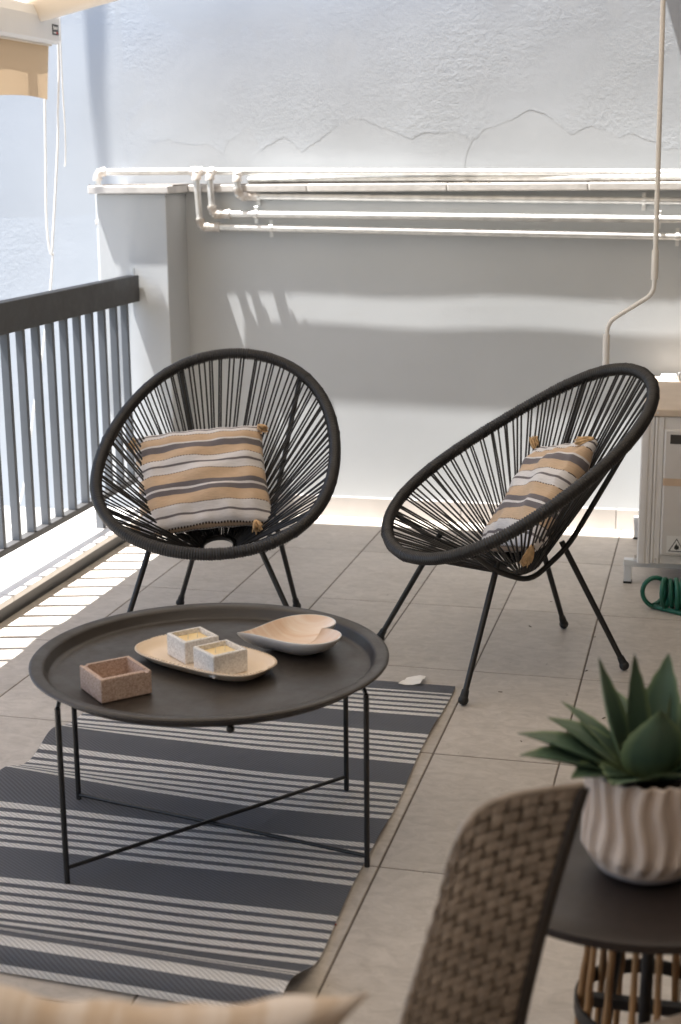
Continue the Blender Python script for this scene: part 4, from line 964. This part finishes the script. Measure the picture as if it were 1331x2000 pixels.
for i, (r_, f_, z_, wd) in enumerate(LEAVES):
    tip = RT * r_ + FW * f_ + V(0, 0, z_); hd = (RT * r_ + FW * f_); hl = max(hd.length, 1e-4); hd = hd / hl
    b0 = hd * min(0.022, hl * 0.4) + V(0, 0, -0.005)
    mid = b0.lerp(tip, 0.5) + (V(0, 0, 0.012) if z_ < 0.09 else hd * 0.012)
    pts = []; nS = 14
    for k in range(nS + 1):
        t = k / nS; pts.append(b0 * (1 - t) ** 2 + mid * 2 * t * (1 - t) + tip * t * t)
    bm = bmesh.new(); uvl = bm.loops.layers.uv.new('UVMap'); rows = []; nC = 8
    for k, p in enumerate(pts):
        t = k / nS; tg = (pts[min(k + 1, nS)] - pts[max(k - 1, 0)]).normalized()
        sd = tg.cross(V(0, 0, 1)); sd = sd.normalized() if sd.length > 0.15 else hd.cross(V(0, 0, 1)).normalized(); nm = sd.cross(tg).normalized()
        if nm.z < 0 and abs(nm.z) > 0.05: nm = -nm
        wv = 1.45 * wd / 2 * (0.62 + 1.5 * t * (1 - t) * 1.15) * (1 - t ** 3.2) + 0.0004
        th = 0.0050 * (1 - t * 0.85)
        up = [p + sd * wv * a + nm * (0.34 * wv * a * a + th * (1 - a * a)) for a in [(-1 + 2 * j / nC) for j in range(nC + 1)]]
        dn = [p + sd * wv * a + nm * (0.34 * wv * a * a - th * (1 - a * a)) for a in [(-1 + 2 * j / nC) for j in range(nC + 1)]][1:-1][::-1]
        if k % 2 == 1 and 0.1 < t < 0.95:
            up[0] = up[0] - sd * 0.0016; up[-1] = up[-1] + sd * 0.0016
        rows.append([bm.verts.new(q) for q in up + dn])
    m_ = len(rows[0])
    for k in range(nS):
        for j in range(m_):
            f = bm.faces.new((rows[k][j], rows[k][(j + 1) % m_], rows[k + 1][(j + 1) % m_], rows[k + 1][j]))
            for lp_, (jj, kk) in zip(f.loops, ((j, k), (j + 1, k), (j + 1, k + 1), (j, k + 1))):
                a = (-1 + 2 * jj / nC) if jj <= nC else (1 - 2 * (jj - nC) / nC); lp_[uvl].uv = (a, kk / nS)
    bmesh.ops.recalc_face_normals(bm, faces=bm.faces)
    meshobj('leaf', bm, 'agave_leaf', ag, smooth=True, auto=70)

# ------------------------------------------------------------------ woven armchair back in the foreground
wk = empty('wicker_chair', (0.10, -0.53, 0.0)); tag(wk, 'brown woven rattan chair back in the foreground beside the side table', 'chair')
# panel surface: u across (0 left .. 1 right), v up (0 low .. 1 top); world coordinates
W0 = Vector((0.10, -0.53, 0))
def wsurf(u, v):
    L0, R0 = Vector((-0.020, -0.635, 0.36)), Vector((0.106, -0.545, 0.36))
    L1, R1 = Vector((0.043, -0.566, 0.602)), Vector((0.1745, -0.472, 0.682))
    p = (L0.lerp(R0, u)).lerp(L1.lerp(R1, u), v)
    n = Vector((-0.62, -0.78, 0.1))
    p += n * 0.013 * (4 * u * (1 - u)) + n * 0.008 * math.sin(math.pi * v)
    p += Vector((-0.008, 0, 0.046)) * math.sin(math.pi * max(u, 0.0) ** 0.60) * v ** 3
    return p - W0
def wnorm(u, v):
    a = wsurf(min(u + .01, 1), v) - wsurf(max(u - .01, 0), v); b = wsurf(u, min(v + .01, 1)) - wsurf(u, max(v - .01, 0)); n = a.cross(b).normalized()
    return n if n.dot(Vector((-0.62, -0.78, 0.1))) > 0 else -n
NU, NV = 9, 25
def strip(ptf, n, hw, sidef, name):
    bm = bmesh.new(); rows = []
    for k in range(n + 1):
        p, nm = ptf(k / n); sd = sidef(k / n) * hw
        rows.append([bm.verts.new(p - sd), bm.verts.new(p - sd * 0.5 + nm * 0.0007), bm.verts.new(p + sd * 0.5 + nm * 0.0007), bm.verts.new(p + sd), bm.verts.new(p - nm * 0.0012)])
    for A, B in zip(rows, rows[1:]):
        for j in range(5): bm.faces.new((A[j], A[(j + 1) % 5], B[(j + 1) % 5], B[j]))
    bmesh.ops.recalc_face_normals(bm, faces=bm.faces)
    return meshobj(name, bm, 'weave', wk, smooth=True, auto=60)
for j in range(NV):
    v = (j + 0.5) / NV
    strip(lambda t, v=v, j=j: (wsurf(t, v) + wnorm(t, v) * 0.0021 * max(-1, min(1, 2.2 * math.cos(math.pi * (t * NU - 0.5 + j)))), wnorm(t, v)), NU * 6, 0.0063, lambda t, v=v: (wsurf(t, min(v + .01, 1)) - wsurf(t, max(0, v - .01))).normalized(), 'weft_strand')
for i in range(NU):
    u = (i + 0.5) / NU
    strip(lambda t, u=u, i=i: (wsurf(u, t) - wnorm(u, t) * 0.0021 * max(-1, min(1, 2.2 * math.cos(math.pi * (t * NV - 0.5 + i)))), wnorm(u, t)), NV * 5, 0.0074, lambda t, u=u: (wsurf(min(u + .01, 1), t) - wsurf(max(u - .01, 0), t)).normalized(), 'warp_strand')
# dark lining just behind the weave and the bound frame edge
def lin(u, v): return wsurf(0.03 + 0.96 * u, v * 0.99) - Vector((-0.62, -0.78, 0.1)).normalized() * 0.010
bm = grid_mesh(16, 24, lin); bmesh.ops.solidify(bm, geom=bm.faces[:], thickness=0.004); meshobj('lining', bm, 'weave_edge', wk, smooth=True, auto=50)
WN = Vector((-0.62, -0.78, 0.1)).normalized()
edge_r = [wsurf(1.01, v / 20) - WN * 0.006 for v in range(21)]
edge_l = [wsurf(1.01 - 1.02 * k / 24, 1) - WN * 0.002 + V(0, 0, 0.001) for k in range(25)] + [wsurf(-0.01, 1 - v / 20) - WN * 0.002 for v in range(1, 21)]
tube('back_frame', edge_r, 0.0085, 'weave_edge', wk, 10)  # right edge coloured near black as its shaded side
tube('back_frame', [p - WN * 0.004 for p in smooth_path(edge_l[::3], 4)], 0.0050, 'weave', wk, 10)
# seat, arm and legs below the picture
bm = bmesh.new(); add_box(bm, -0.02, 0.50, -0.62, -0.03, 0.33, 0.38, 0.012, 2, Matrix.Rotation(0.66, 4, 'Z')); meshobj('seat', bm, 'weave', wk)
for (x, y) in ((0.0, -0.06), (0.46, -0.06), (0.0, -0.58), (0.46, -0.58)):
    p = Matrix.Rotation(0.66, 3, 'Z') @ Vector((x, y, 0)); tube('leg', [p + V(0, 0, 0.002), p + V(0, 0, 0.335)], 0.014, 'weave_edge', wk, 10)

# ------------------------------------------------------------------ foreground cushion
fa = Vector((0.411, 0.108, -0.067)).normalized(); fu = Vector((0.02, -0.35, 0.93)); fu = (fu - fa * fu.dot(fa)).normalized()
make_pillow('cushion', Vector((-0.1545, -1.053, 0.7390)) - fu * 0.20, fa, fu, fa.cross(fu), 0.43, 0.40, 0.10, 'tan_print', 'blurred cream and tan patterned cushion at the bottom edge of the view', (), 5, 'cushion', pin=0.24)
sf = empty('sofa_seat', (-0.3, -1.05, 0)); tag(sf, 'low seat holding the patterned cushion, just below the view', 'sofa')
box('seat_pad', -0.55, 0.36, -0.30, 0.28, 0.20, 0.365, 'tan_print', sf, 0.03, 3)
for x in (-0.5, 0.31):
    for y in (-0.25, 0.23): tube('leg', [(x, y, 0.001), (x, y, 0.205)], 0.015, 'iron', sf, 10)

# two cables strung down the facade above the view; their shadows fall on the tall wall
tag(tube('overhead_cable', smooth_path([(-2.62, 3.48, 4.6), (-2.548, 3.48, 3.34), (-2.536, 3.48, 3.05), (-2.528, 3.48, 2.85), (-2.518, 3.48, 2.62)], 8), 0.0085, 'rubber', None, 8), 'left of two cables hanging above the view, shadow streak on the wall', 'cable')
tag(tube('overhead_cable', smooth_path([(-2.46, 3.483, 4.6), (-2.490, 3.483, 3.34), (-2.500, 3.483, 3.05), (-2.506, 3.483, 2.85), (-2.508, 3.483, 2.62)], 8), 0.0075, 'rubber', None, 8), 'right of two cables hanging above the view, shadow streak on the wall', 'cable')
